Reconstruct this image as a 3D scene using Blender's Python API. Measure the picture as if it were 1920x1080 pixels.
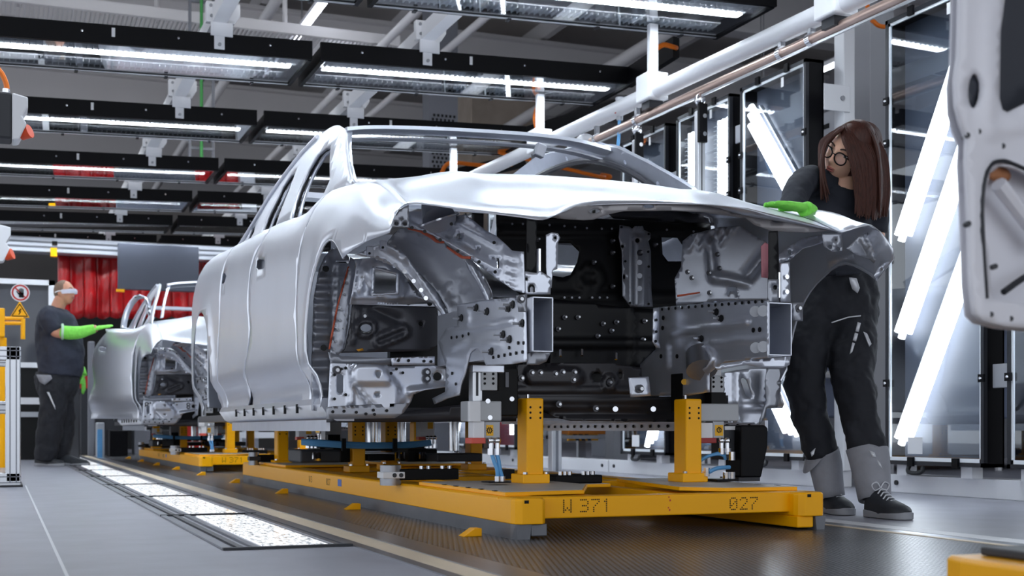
import bpy, bmesh, math, random
from mathutils import Vector, Matrix
from mathutils.geometry import delaunay_2d_cdt
for o in list(bpy.data.objects): bpy.data.objects.remove(o)
SC = bpy.context.scene
COL = SC.collection
R = math.radians
rnd = random.Random(7)

# ------------------------------------------------------------------ camera, world, exposure
F, HZ, CZ = 2400.0, 806.0, 0.35          # focal length in px, horizon row, eye height (m)
YAW = math.atan2(960.0, F)
SA, CA = math.sin(YAW), math.cos(YAW)
cd = bpy.data.cameras.new('camera'); cam = bpy.data.objects.new('camera', cd); COL.objects.link(cam)
cam.location = (0, 0, CZ); cam.rotation_euler = (R(90), 0, -YAW)
cd.sensor_width = 36; cd.lens = F/1920*36; cd.shift_y = (HZ-540)/1920
cd.clip_start = .02; cd.clip_end = 200
cd.dof.use_dof = True; cd.dof.focus_distance = 4.9; cd.dof.aperture_fstop = 5.0
SC.camera = cam
W = bpy.data.worlds.new('hall_light'); SC.world = W; W.use_nodes = True
W.node_tree.nodes['Background'].inputs[0].default_value = (.86, .92, 1.0, 1)
W.node_tree.nodes['Background'].inputs[1].default_value = 1.1
SC.view_settings.view_transform = 'Standard'; SC.view_settings.look = 'None'
SC.view_settings.gamma = 1; SC.view_settings.use_curve_mapping = False
SC.view_settings.exposure = 0.5

# ------------------------------------------------------------------ pixel rays -> world points
def _ray(px):
    lx = (px-960)/F
    return SA+CA*lx, CA-SA*lx
def pY(px, py, Y):
    a, b = _ray(px); d = Y/b
    return Vector((a*d, Y, CZ+(HZ-py)/F*d))
def pX(px, py, X):
    a, b = _ray(px); d = X/a
    return Vector((X, b*d, CZ+(HZ-py)/F*d))
def pZ(px, py, Z):
    a, b = _ray(px); d = F*(Z-CZ)/(HZ-py)
    return Vector((a*d, b*d, Z))

# ------------------------------------------------------------------ materials
def lin(c):
    return tuple((v/255/12.92 if v/255 <= .04045 else ((v/255+.055)/1.055)**2.4) for v in c)
MATS = {}
def mat(name, c, rough=.5, metal=0., noise=0., nscale=8., bump=0., bscale=60., emit=0., spec=.5, coat=0., stretch=None):
    """c = sRGB 0-255; noise = colour mottling amount; bump = fine relief strength"""
    m = bpy.data.materials.new(name); m.use_nodes = True
    nt = m.node_tree; b = nt.nodes['Principled BSDF']; L = nt.links
    col = lin(c)+(1,)
    b.inputs['Base Color'].default_value = col
    b.inputs['Roughness'].default_value = rough; b.inputs['Metallic'].default_value = metal
    b.inputs['Specular IOR Level'].default_value = spec
    if coat: b.inputs['Coat Weight'].default_value = coat; b.inputs['Coat Roughness'].default_value = .12
    if emit:
        b.inputs['Emission Color'].default_value = col; b.inputs['Emission Strength'].default_value = emit
    if noise or bump:
        tc = nt.nodes.new('ShaderNodeTexCoord'); mp = nt.nodes.new('ShaderNodeMapping')
        L.new(tc.outputs['Object'], mp.inputs[0])
        if stretch: mp.inputs['Scale'].default_value = stretch
    if noise:
        n = nt.nodes.new('ShaderNodeTexNoise'); n.inputs['Scale'].default_value = nscale; n.inputs['Detail'].default_value = 5
        L.new(mp.outputs[0], n.inputs['Vector'])
        r = nt.nodes.new('ShaderNodeValToRGB')
        r.color_ramp.elements[0].position = .3; r.color_ramp.elements[1].position = .7
        r.color_ramp.elements[0].color = tuple(max(0, v*(1-noise)) for v in col[:3])+(1,)
        r.color_ramp.elements[1].color = tuple(min(1, v*(1+noise)) for v in col[:3])+(1,)
        L.new(n.outputs['Fac'], r.inputs[0]); L.new(r.outputs[0], b.inputs['Base Color'])
    if bump:
        n2 = nt.nodes.new('ShaderNodeTexNoise'); n2.inputs['Scale'].default_value = bscale; n2.inputs['Detail'].default_value = 3
        L.new(mp.outputs[0], n2.inputs['Vector'])
        bp = nt.nodes.new('ShaderNodeBump'); bp.inputs['Strength'].default_value = bump; bp.inputs['Distance'].default_value = .01
        L.new(n2.outputs['Fac'], bp.inputs['Height']); L.new(bp.outputs[0], b.inputs['Normal'])
    MATS[name] = m; return m
def glass_mat(name, tint=(.93, .97, 1.), ior=1.5, gain=1.0):
    m = bpy.data.materials.new(name); m.use_nodes = True
    nt = m.node_tree; L = nt.links; nt.nodes.clear()
    o = nt.nodes.new('ShaderNodeOutputMaterial'); mx = nt.nodes.new('ShaderNodeMixShader')
    t = nt.nodes.new('ShaderNodeBsdfTransparent'); t.inputs[0].default_value = tint+(1,)
    g = nt.nodes.new('ShaderNodeBsdfGlossy'); g.inputs['Roughness'].default_value = 0.0
    fr = nt.nodes.new('ShaderNodeFresnel'); ge = nt.nodes.new('ShaderNodeNewGeometry')
    io = nt.nodes.new('ShaderNodeMapRange'); io.inputs[3].default_value = ior; io.inputs[4].default_value = 1/ior
    L.new(ge.outputs['Backfacing'], io.inputs[0]); L.new(io.outputs[0], fr.inputs[0])     # thin pane: same reflectance from both faces
    mu = nt.nodes.new('ShaderNodeMath'); mu.operation = 'MULTIPLY'; mu.use_clamp = True; mu.inputs[1].default_value = gain
    L.new(fr.outputs[0], mu.inputs[0]); L.new(mu.outputs[0], mx.inputs[0])
    L.new(t.outputs[0], mx.inputs[1]); L.new(g.outputs[0], mx.inputs[2]); L.new(mx.outputs[0], o.inputs[0])
    MATS[name] = m; return m
def emit_mat(name, c, s):
    m = bpy.data.materials.new(name); m.use_nodes = True
    nt = m.node_tree; nt.nodes.clear()
    o = nt.nodes.new('ShaderNodeOutputMaterial'); e = nt.nodes.new('ShaderNodeEmission')
    e.inputs[0].default_value = lin(c)+(1,); e.inputs[1].default_value = s
    nt.links.new(e.outputs[0], o.inputs[0]); MATS[name] = m; return m

mat('black', (9, 9, 13), .45, spec=.15)
mat('black_matt', (8, 8, 10), .6, spec=.3)
mat('dark_frame', (36, 38, 44), .4, .2)
mat('white_paint', (222, 223, 227), .4)
mat('grey_paint', (170, 172, 178), .45)
mat('mid_grey', (110, 112, 120), .5)
mat('dark_grey', (42, 44, 50), .55)
mat('alu', (205, 207, 212), .3, .8)
mat('alu_matt', (190, 193, 200), .45, .6)
mat('chrome', (225, 226, 230), .15, 1.)
mat('steel', (150, 152, 158), .35, .85, noise=.1, nscale=12)
mat('rust_rail', (205, 180, 168), .28, .8)
mat('yellow', (255, 180, 0), .36, 0, spec=.3)
mat('orange', (236, 120, 20), .45)
mat('red', (190, 40, 32), .5)
mat('blue_hose', (92, 156, 208), .4)
mat('rubber', (36, 37, 41), .7)
mat('sticker', (225, 226, 228), .5)
glass_mat('clear_glass', gain=1.7)
glass_mat('lamp_glass', tint=(.93, .97, 1.), gain=2.2)
emit_mat('lamp', (250, 252, 255), 46.0)
emit_mat('lamp_soft', (236, 242, 255), 7.0)
M = MATS

# ------------------------------------------------------------------ mesh builder
class MB:
    def __init__(s): s.v = []; s.f = []
    def add(s, vs, fs):
        k = len(s.v); s.v += [Vector(v) for v in vs]; s.f += [tuple(i+k for i in f) for f in fs]; return s
    def box(s, a, b, rot=None, piv=None):
        x0, y0, z0 = a; x1, y1, z1 = b
        vs = [Vector(p) for p in ((x0,y0,z0),(x1,y0,z0),(x1,y1,z0),(x0,y1,z0),(x0,y0,z1),(x1,y0,z1),(x1,y1,z1),(x0,y1,z1))]
        if rot is not None:
            p = Vector(piv) if piv is not None else (Vector(a)+Vector(b))/2
            vs = [p+rot@(v-p) for v in vs]
        return s.add(vs, [(0,3,2,1),(4,5,6,7),(0,1,5,4),(1,2,6,5),(2,3,7,6),(3,0,4,7)])
    def bar(s, p, q, w, h, up=(0,0,1)):
        """rectangular bar p->q, w sideways, h along up"""
        p = Vector(p); q = Vector(q); d = (q-p).normalized(); u = Vector(up)
        sd = d.cross(u)
        if sd.length < 1e-4: sd = d.cross(Vector((1,0,0)))
        sd.normalize(); u = sd.cross(d).normalized()
        c = [(-w/2,-h/2),(w/2,-h/2),(w/2,h/2),(-w/2,h/2)]
        vs = [p+sd*a+u*b for a, b in c]+[q+sd*a+u*b for a, b in c]
        return s.add(vs, [(3,2,1,0),(4,5,6,7),(0,1,5,4),(1,2,6,5),(2,3,7,6),(3,0,4,7)])
    def cyl(s, p, q, r, r2=None, n=12, cap=True):
        p = Vector(p); q = Vector(q); d = (q-p).normalized(); r2 = r if r2 is None else r2
        a = d.orthogonal().normalized(); b = d.cross(a)
        vs = []
        for i in range(n):
            t = 2*math.pi*i/n; e = a*math.cos(t)+b*math.sin(t)
            vs += [p+e*r, q+e*r2]
        fs = [(2*i, 2*((i+1)%n), 2*((i+1)%n)+1, 2*i+1) for i in range(n)]
        if cap: fs += [tuple(2*i for i in range(n))[::-1], tuple(2*i+1 for i in range(n))]
        return s.add(vs, fs)
    def tube(s, path, r, n=8, closed=False):
        path = [Vector(p) for p in path]; N = len(path)
        if not isinstance(r, (list, tuple)): r = [r]*N
        prev = None; rings = []
        for i, p in enumerate(path):
            d = (path[(i+1) % N if closed else min(i+1, N-1)]-path[i-1 if (i or closed) else 0]).normalized()
            if prev is None: a = d.orthogonal().normalized()
            else:
                a = prev-d*prev.dot(d)
                a = a.normalized() if a.length > 1e-6 else d.orthogonal().normalized()
            prev = a; b = d.cross(a)
            rings.append([p+(a*math.cos(2*math.pi*k/n)+b*math.sin(2*math.pi*k/n))*r[i] for k in range(n)])
        vs = [v for g in rings for v in g]; fs = []
        for i in range(N if closed else N-1):
            j = (i+1) % N
            for k in range(n): fs.append((i*n+k, i*n+(k+1)%n, j*n+(k+1)%n, j*n+k))
        if not closed: fs += [tuple(range(n))[::-1], tuple((N-1)*n+k for k in range(n))]
        return s.add(vs, fs)
    def ball(s, c, r, n=10, m=6, sq=(1,1,1)):
        c = Vector(c); vs = [c+Vector((0,0,r*sq[2]))]
        for i in range(1, m):
            t = math.pi*i/m
            for k in range(n):
                u = 2*math.pi*k/n
                vs.append(c+Vector((r*sq[0]*math.sin(t)*math.cos(u), r*sq[1]*math.sin(t)*math.sin(u), r*sq[2]*math.cos(t))))
        vs.append(c-Vector((0,0,r*sq[2]))); fs = [(0, 1+k, 1+(k+1)%n) for k in range(n)]
        for i in range(m-2):
            for k in range(n): fs.append((1+i*n+k, 1+(i+1)*n+k, 1+(i+1)*n+(k+1)%n, 1+i*n+(k+1)%n))
        e = len(vs)-1
        fs += [(e, 1+(m-2)*n+(k+1)%n, 1+(m-2)*n+k) for k in range(n)]
        return s.add(vs, fs)
    def prism(s, poly, ext):
        """planar polygon (3D) extruded by vector"""
        e = Vector(ext); n = len(poly); poly = [Vector(p) for p in poly]
        vs = poly+[p+e for p in poly]
        fs = [tuple(range(n))[::-1], tuple(range(n, 2*n))]+[(i, (i+1)%n, n+(i+1)%n, n+i) for i in range(n)]
        return s.add(vs, fs)
    def loft(s, rings, cap=True):
        n = len(rings[0]); vs = [p for r in rings for p in r]; fs = []
        for i in range(len(rings)-1):
            for k in range(n): fs.append((i*n+k, i*n+(k+1)%n, (i+1)*n+(k+1)%n, (i+1)*n+k))
        if cap: fs += [tuple(range(n))[::-1], tuple((len(rings)-1)*n+k for k in range(n))]
        return s.add(vs, fs)
    def mesh(s, name, off=(0,0,0), smooth=False):
        me = bpy.data.meshes.new(name); o = Vector(off)
        me.from_pydata([v-o for v in s.v], [], s.f)
        bm = bmesh.new(); bm.from_mesh(me); bmesh.ops.recalc_face_normals(bm, faces=bm.faces); bm.to_mesh(me); bm.free()
        if smooth:
            me.polygons.foreach_set('use_smooth', [True]*len(me.polygons)); me.set_sharp_from_angle(angle=R(38))
        return me
    def build(s, name, m, parent=None, smooth=False, bevel=0, off=None):
        off = off if off is not None else (wloc(parent) if parent else (0,0,0))
        o = bpy.data.objects.new(name, s.mesh(name, off, smooth)); COL.objects.link(o)
        if m is not None: o.data.materials.append(M[m] if isinstance(m, str) else m)
        if parent: o.parent = parent
        if bevel:
            b = o.modifiers.new('bevel', 'BEVEL'); b.width = bevel; b.segments = 2; b.limit_method = 'ANGLE'; b.angle_limit = R(40)
        return o
def wloc(o):
    p = Vector((0,0,0))
    while o: p += o.location; o = o.parent
    return p
def tag(o, label=None, cat=None, group=None, kind=None):
    if label: o['label'] = label
    if cat: o['category'] = cat
    if group: o['group'] = group
    if kind: o['kind'] = kind
    return o
def thing(name, label, cat, loc=(0,0,0), group=None):
    o = bpy.data.objects.new(name, None); COL.objects.link(o); o.location = loc; o.empty_display_size = .1
    return tag(o, label, cat, group)
def single(name, mb, m, label, cat, group=None, base=None, **k):
    """a thing of one mesh, with its origin at its base"""
    xs = [v.x for v in mb.v]; ys = [v.y for v in mb.v]; zs = [v.z for v in mb.v]
    b = Vector(((min(xs)+max(xs))/2, (min(ys)+max(ys))/2, min(zs)))
    o = mb.build(name, m, off=b, **k); o.location = b
    return tag(o, label, cat, group)
def struct(name, mb, m, parent=None, **k):
    o = mb.build(name, m, parent, **k)
    if not parent: o['kind'] = 'structure'
    return o
KIDS = None
def copy_tree(o, delta=(0,0,0), parent=None):
    c = o.copy(); COL.objects.link(c)
    if parent: c.parent = parent
    c.location = o.location+Vector(delta)
    for ch in list(o.children): copy_tree(ch, (0,0,0), c)
    return c
# ------------------------------------------------------------------ 2-D outline helpers
def cr(pts, closed=False, n=5):
    """Catmull-Rom through the points"""
    P = [Vector(p) for p in pts]; out = []; N = len(P)
    rng = range(N) if closed else range(N-1)
    for i in rng:
        if closed: a, b, c, d = P[i-1], P[i], P[(i+1)%N], P[(i+2)%N]
        else: a, b, c, d = P[max(i-1,0)], P[i], P[i+1], P[min(i+2,N-1)]
        for k in range(n):
            t = k/n
            out.append(.5*((2*b)+(c-a)*t+(2*a-5*b+4*c-d)*t*t+(3*b-a-3*c+d)*t**3))
    if not closed: out.append(P[-1])
    return out
def rrect(x0, y0, x1, y1, r, n=3):
    o = []
    for cx, cy, a0 in ((x1-r,y1-r,0),(x0+r,y1-r,90),(x0+r,y0+r,180),(x1-r,y0+r,270)):
        for k in range(n+1):
            t = R(a0+90*k/n); o.append(Vector((cx+r*math.cos(t), cy+r*math.sin(t))))
    return o
def circ(cx, cy, r, n=14, ry=None, rot=0):
    ry = r if ry is None else ry; o = []
    for k in range(n):
        t = 2*math.pi*k/n; x, y = r*math.cos(t), ry*math.sin(t)
        o.append(Vector((cx+x*math.cos(rot)-y*math.sin(rot), cy+x*math.sin(rot)+y*math.cos(rot))))
    return o
def inside(p, poly):
    x, y = p[0], p[1]; c = False; j = len(poly)-1
    for i in range(len(poly)):
        xi, yi = poly[i][0], poly[i][1]; xj, yj = poly[j][0], poly[j][1]
        if (yi > y) != (yj > y) and x < (xj-xi)*(y-yi)/(yj-yi)+xi: c = not c
        j = i
    return c
def resample(poly, res):
    o = []
    for i in range(len(poly)):
        a = Vector(poly[i]); b = Vector(poly[(i+1)%len(poly)]); n = max(1, int((b-a).length/res+.5))
        for k in range(n): o.append(a.lerp(b, k/n))
    return o
def sheet(name, outline, holes, fn, res, m, parent=None, thick=.003, smooth=True, grid=None):
    """flat outline with holes, filled with a triangle grid and mapped to 3-D by fn: a pressed panel"""
    O = resample([Vector((p[0], p[1])) for p in outline], res); Hs = [resample([Vector((p[0], p[1])) for p in h], res) for h in holes]
    V = []; E = []
    for lp in [O]+Hs:
        k = len(V); V += lp; E += [(k+i, k+(i+1)%len(lp)) for i in range(len(lp))]
    xs = [p.x for p in O]; ys = [p.y for p in O]; g = grid or res
    nx = int((max(xs)-min(xs))/g)+1; ny = int((max(ys)-min(ys))/g)+1
    bnd = list(V)
    for i in range(nx):
        for j in range(ny):
            p = Vector((min(xs)+(i+.5+.25*(j%2))*g, min(ys)+(j+.5)*g))
            if inside(p, O) and not any(inside(p, h) for h in Hs):
                if min((p-q).length_squared for q in bnd) > (.45*g)**2: V.append(p)
    r = delaunay_2d_cdt(V, E, [], 0, 1e-6)
    v2, tris = r[0], r[2]; fs = []
    for t in tris:
        c = (v2[t[0]]+v2[t[1]]+v2[t[2]])/3
        if inside(c, O) and not any(inside(c, h) for h in Hs): fs.append(tuple(t))
    mb = MB(); used = sorted({i for f in fs for i in f}); ix = {i: k for k, i in enumerate(used)}
    mb.add([fn(v2[i]) for i in used], [tuple(ix[i] for i in f) for f in fs])
    o = mb.build(name, m, parent, smooth=False)
    if smooth:
        o.data.polygons.foreach_set('use_smooth', [True]*len(o.data.polygons))
    if thick:
        s = o.modifiers.new('thickness', 'SOLIDIFY'); s.thickness = thick; s.offset = 0
    return o
ORD = ['first','second','third','fourth','fifth','sixth','seventh','eighth','ninth','tenth']
def interp(tab, x):
    if x <= tab[0][0]: return tab[0][1]
    for (a, u), (b, w) in zip(tab, tab[1:]):
        if x <= b: return u+(w-u)*(x-a)/(b-a)
    return tab[-1][1]
def sinterp(tab, x):
    """smooth (monotone-ish cubic) table lookup"""
    n = len(tab)
    if x <= tab[0][0]: return tab[0][1]
    if x >= tab[-1][0]: return tab[-1][1]
    for i in range(n-1):
        a, u = tab[i]; b, w = tab[i+1]
        if x <= b:
            h = b-a; t = (x-a)/h
            def sl(k):
                if k <= 0: return (tab[1][1]-tab[0][1])/(tab[1][0]-tab[0][0])
                if k >= n-1: return (tab[-1][1]-tab[-2][1])/(tab[-1][0]-tab[-2][0])
                return (tab[k+1][1]-tab[k-1][1])/(tab[k+1][0]-tab[k-1][0])
            m0, m1 = sl(i)*h, sl(i+1)*h
            return (2*t**3-3*t*t+1)*u+(t**3-2*t*t+t)*m0+(-2*t**3+3*t*t)*w+(t**3-t*t)*m1
# ================================================================== THE HALL
def floor_mat():
    m = mat('floor_grey', (154, 155, 165), .36, noise=.10, nscale=5, bump=.06, bscale=30, stretch=(1, 1, 1))
    return m
floor_mat()
mat('ceiling_grey', (172, 167, 164), .8, noise=.08, nscale=.6)
mat('wall_dark', (92, 89, 88), .8, noise=.1, nscale=1.2)
mat('wall_far', (150, 150, 156), .8)
mat('beam_grey', (205, 203, 205), .6)
mat('concrete', (150, 138, 128), .85, noise=.12, nscale=3)
mat('strip_beige', (222, 204, 178), .4, noise=.1, nscale=6, stretch=(1, .15, 1))
mat('metal_trim', (150, 152, 158), .28, .8, noise=.12, nscale=10, stretch=(1, .1, 1))
mat('curtain_red', (158, 16, 20), .22, noise=.25, nscale=5)
mat('board_slate', (66, 70, 82), .6)

# woven belt: two crossed waves drive real bump and colour of the rubber cleats
def belt_mat():
    m = bpy.data.materials.new('belt'); m.use_nodes = True; nt = m.node_tree; L = nt.links; b = nt.nodes['Principled BSDF']
    tc = nt.nodes.new('ShaderNodeTexCoord'); mp = nt.nodes.new('ShaderNodeMapping'); L.new(tc.outputs['Object'], mp.inputs[0])
    mp.inputs['Scale'].default_value = (60, 32, 1)
    br = nt.nodes.new('ShaderNodeTexBrick'); br.inputs['Scale'].default_value = 1; br.inputs['Mortar Size'].default_value = .24
    br.inputs['Brick Width'].default_value = 1.; br.inputs['Row Height'].default_value = .8; br.inputs['Mortar Smooth'].default_value = .6
    L.new(mp.outputs[0], br.inputs['Vector'])
    rp = nt.nodes.new('ShaderNodeValToRGB'); rp.color_ramp.elements[0].color = (.21, .215, .235, 1); rp.color_ramp.elements[1].color = (.008, .008, .009, 1)
    L.new(br.outputs['Fac'], rp.inputs[0]); L.new(rp.outputs[0], b.inputs['Base Color'])
    bp = nt.nodes.new('ShaderNodeBump'); bp.inputs['Strength'].default_value = 1; bp.inputs['Distance'].default_value = .007; bp.invert = True
    L.new(br.outputs['Fac'], bp.inputs['Height']); L.new(bp.outputs[0], b.inputs['Normal'])
    b.inputs['Roughness'].default_value = .27; MATS['belt'] = m
belt_mat()

fl = struct('floor', MB().box((-14, -8, -.2), (16, 52, 0)), 'floor_grey')
struct('ceiling', MB().box((-14, -8, 7.6), (16, 52, 7.8)), 'ceiling_grey')
struct('wall_back', MB().box((-14, 50, 0), (16, 50.3, 7.6)), 'wall_far')
struct('wall_right', MB().box((15, -8, 0), (15.3, 50, 7.6)), 'wall_far')
# conveyor belt and its metal edging, all running along the line
struct('trim_1', MB().box((1.20, -6, 0), (2.78, 34, .004)), 'belt').name = 'trim_1'
struct('trim_2', MB().box((1.10, -6, 0), (1.20, 34, .006)), 'metal_trim')
struct('trim_3', MB().box((1.02, -6, 0), (1.10, 34, .003)), 'strip_beige')
struct('trim_4', MB().box((.985, -6, 0), (1.02, 34, .004)), 'metal_trim')
struct('trim_5', MB().box((2.78, -6, 0), (2.81, 34, .006)), 'strip_beige')
struct('trim_6', MB().box((2.81, -6, 0), (2.88, 34, .004)), 'metal_trim')
struct('trim_7', MB().box((2.90, -6, 0), (3.00, 34, .003)), 'white_paint')
struct('trim_8', MB().box((.145, -6, 0), (.153, 8.6, .0015)), 'white_paint')
# glass floor lights left of the line
def lamp_speckle():
    m = bpy.data.materials.new('floor_lamp_glass'); m.use_nodes = True; nt = m.node_tree; L = nt.links; b = nt.nodes['Principled BSDF']
    tc = nt.nodes.new('ShaderNodeTexCoord'); n = nt.nodes.new('ShaderNodeTexNoise'); n.inputs['Scale'].default_value = 90; n.inputs['Detail'].default_value = 6
    mp = nt.nodes.new('ShaderNodeMapping'); mp.inputs['Scale'].default_value = (1, .35, 1)
    L.new(tc.outputs['Object'], mp.inputs[0]); L.new(mp.outputs[0], n.inputs[0])
    r = nt.nodes.new('ShaderNodeValToRGB'); r.color_ramp.elements[0].position = .36; r.color_ramp.elements[1].position = .5
    r.color_ramp.elements[0].color = (.2, .22, .24, 1); r.color_ramp.elements[1].color = (.85, .87, .9, 1)
    L.new(n.outputs[0], r.inputs[0]); L.new(r.outputs[0], b.inputs['Base Color'])
    b.inputs['Roughness'].default_value = .08
    L.new(r.outputs[0], b.inputs['Emission Color']); b.inputs['Emission Strength'].default_value = .75
    MATS['floor_lamp_glass'] = m
lamp_speckle()
fl0 = None
for i in range(9):
    y0 = 3.80+1.56*i; y1 = y0+1.44
    if fl0 is None:
        t = fl0 = thing('floor_light', 'white glass floor light set flush beside the conveyor belt', 'floor light', (.82, y0, 0), 'floor lights beside the belt')
        MB().box((.73, y0, .001), (.92, y1, .006)).build('glass', 'floor_lamp_glass', t)
        for x in (.60, .645, .69, .935, .965): MB().box((x, y0-.03, .001), (x+.02, y1+.05, .007)).build('frame_rail', 'metal_trim' if x != .645 else 'dark_frame', t)
        MB().box((.60, y0-.05, .001), (.985, y0-.03, .008)).build('end_rail', 'dark_frame', t)
    else: t = copy_tree(fl0, (0, 1.56*i, 0))
    t['label'] = 'white glass floor light beside the belt, %s from the far end' % ORD[8-i]
# yellow wedge markers riding on the belt
w0 = None
for i in range(9):
    x, y = 1.425, 3.93+1.505*i
    if w0 is None:
        mb = MB(); mb.prism([(x-.035, y-.03, .004), (x+.03, y-.03, .004), (x+.03, y-.03, .03), (x+.005, y-.03, .03)], (0, .05, 0))
        w0 = single('wedge_marker', mb, 'yellow', 'small yellow wedge lying on the black belt beside the skids', 'wedge', 'yellow wedges along the belt', bevel=.002)
    else: t = copy_tree(w0, (0, 1.505*i, 0))
    (t if i else w0)['label'] = 'yellow wedge on the black belt, %s from the far end' % ORD[8-i]

# ------------------------------------------------------------------ light panels overhead
ZX = .0326
def zl(x): return 2.90+ZX*x
def shear(mb):
    for v in mb.v: v.z += ZX*v.x
    return mb
def luminaire(x0, x1, yf, dp=.74):
    t = thing('ceiling_light', 'black framed glass light panel hung across the line', 'ceiling light', ((x0+x1)/2, yf, zl((x0+x1)/2)), 'overhead light panels across the line')
    z = 2.90
    def P(mb, n, m, **k): return shear(mb).build(n, m, t, **k)
    P(MB().box((x0, yf, z), (x1, yf+.03, z+.13)), 'housing', 'black')
    P(MB().box((x0, yf+dp-.03, z), (x1, yf+dp, z+.05)), 'rear_rail', 'dark_frame')
    P(MB().box((x0, yf+.03, z-.004), (x0+.03, yf+dp, z+.10)), 'side_rail', 'black')
    P(MB().box((x1-.03, yf+.03, z-.004), (x1, yf+dp, z+.10)), 'side_rail', 'black')
    P(MB().box((x0+.03, yf+dp-.045, z-.006), (x1-.03, yf+dp-.028, z)), 'seal', 'alu')
    P(MB().box((x0+.03, yf+.03, z+.006), (x1-.03, yf+dp-.03, z+.009)), 'glass', 'lamp_glass')
    P(MB().box((x0+.08, yf+.25, z+.014), (x1-.10, yf+.32, z+.026)), 'lamp', 'lamp')
    P(MB().box((x0+.05, yf+.035, z+.042), (x1-.05, yf+.33, z+.05)), 'reflector', 'white_paint')
    P(MB().box((x0+.08, yf+.52, z+.034), (x1-.10, yf+.66, z+.042)), 'rear_reflector', 'white_paint')
    mb = MB(); n = int((x1-x0-.16)/.04)
    for k in range(n):
        x = x0+.08+k*.04; mb.box((x, yf+.04, z+.012), (x+.007, yf+.245, z+.030)); mb.box((x, yf+.53, z+.015), (x+.006, yf+.65, z+.032))
    for j in range(3): mb.box((x0+.06, yf+.07+.06*j, z+.012), (x1-.06, yf+.074+.06*j, z+.03))
    tag(P(mb, 'louvre', 'white_paint'), kind='stuff')
    for k in range(4):
        x = x0+.3+k*(x1-x0-.6)/3
        P(MB().ball((x, yf, z+.075), .011, 8, 4), 'bolt', 'chrome', smooth=True)
        P(MB().box((x-.012, yf+dp-.05, z-.014), (x+.012, yf+dp, z-.004)), 'clip', 'dark_frame')
    P(MB().box((x0+(x1-x0)*.45, yf-.002, z+.05), (x0+(x1-x0)*.45+.022, yf, z+.11)), 'type_label', 'sticker')
    return t
LA = luminaire(-.42, 2.05, 6.95); LB = luminaire(2.11, 4.60, 6.95)
ROWS = [6.95, 8.92, 11.02, 13.1, 15.0, 16.8, 18.6, 4.98]
for i, y in enumerate(ROWS):
    for src, sd in ((LA, 'on the floor light side'), (LB, 'on the light box side')):
        o = copy_tree(src, (0, y-6.95, 0)) if i else src
        if i == 7: o.name = 'ceiling_light_offscreen'  # unseen row inferred from the row spacing, added for its light
        o['label'] = 'black framed glass ceiling light %s, %s row from the red curtain' % (sd, ORD[6-i] if i < 7 else 'eighth')
# two white beams carry the panels, a bracket at each crossing
for x in (1.40, 2.90):
    z = zl(x)+.20
    single('support_beam', MB().box((x-.05, 4.5, z), (x+.05, 20, z+.11)), 'white_paint',
           'white steel beam above the light panels, running along the line', 'beam', 'white beams carrying the light panels')
br0 = {}
for x in (1.40, 2.90):
    for y in ROWS:
        z = zl(x)
        t = thing('hanger_bracket', 'white steel bracket clamping a light panel to the beam', 'bracket', (x, y, z+.03), 'hanger brackets on the light panels') if x not in br0 else None
        lb = 'white bracket on the %s beam, %s light row from the red curtain' % ('man\'s side' if x < 2 else 'light box side', ORD[6-ROWS.index(y)] if y != ROWS[7] else 'eighth')
        if t is None: copy_tree(br0[x], (0, y-ROWS[0], 0))['label'] = lb; continue
        t['label'] = lb
        br0[x] = t
        MB().box((x-.035, y-.012, z+.02), (x+.035, y-.001, z+.22)).build('plate', 'white_paint', t, bevel=.002)
        MB().prism([(x-.09, y-.02, z+.20), (x+.10, y-.02, z+.20), (x+.14, y-.02, z+.26), (x+.14, y-.02, z+.34), (x-.09, y-.02, z+.34)], (0, .06, 0)).build('clamp', 'white_paint', t, bevel=.003)
        MB().box((x-.06, y-.02, z+.11), (x+.09, y-.005, z+.22)).build('gusset', 'white_paint', t)
        for bx, bz in ((x-.06, z+.31), (x-.055, z+.24), (x, z+.05)): MB().cyl((bx, y-.028, bz), (bx, y-.012, bz), .012, n=8).build('bolt', 'steel', t)
# hall roof: cross beams, purlins, duct and distant strip lamps
for i, y in enumerate((13, 17, 21, 26, 31, 36, 42)):
    mb = MB().box((-8, y, 6.5), (15, y+.05, 7.2)); mb.box((-8, y-.14, 6.44), (15, y+.19, 6.5)); mb.box((-8, y-.14, 7.2), (15, y+.19, 7.26))
    o = struct('roof_beam', mb, 'beam_grey'); o['kind'] = 'structure'; o.name = 'trim_%d' % (20+i)
for i, x in enumerate((-3.5, -1, 1.5, 4, 6.5, 9, 11.5)):
    o = struct('trim_%d' % (30+i), MB().box((x-.06, 10, 7.3), (x+.06, 49, 7.6)), 'beam_grey')
SL = ['between the two nearest light rows', 'high behind the woman', 'lower down, behind the woman\'s head']
for k, (x, y0, y1, z) in enumerate(((3.54, 13.8, 16.6, 5.4), (9.0, 10.5, 14.5, 4.6), (10.57, 12.2, 17.0, 4.6))):
    t = thing('strip_lamp', 'long white strip lamp under the hall roof, '+SL[k], 'lamp', (x, (y0+y1)/2, z), 'strip lamps under the hall roof')
    MB().box((x-.06, y0, z), (x+.06, y1, z+.05)).build('housing', 'white_paint', t)
    MB().box((x-.045, y0+.05, z-.02), (x+.045, y1-.05, z)).build('tube', 'lamp_soft', t)
    for y in (y0+.6, y1-.6): MB().cyl((x, y, z+.05), (x, y, 7.59), .008, n=6).build('rod', 'steel', t)
pp = [(4.2, 4.9, .05), (3.2, 5.7, .07), (5.3, 5.2, .05), (8.2, 5.6, .09)]
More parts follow.
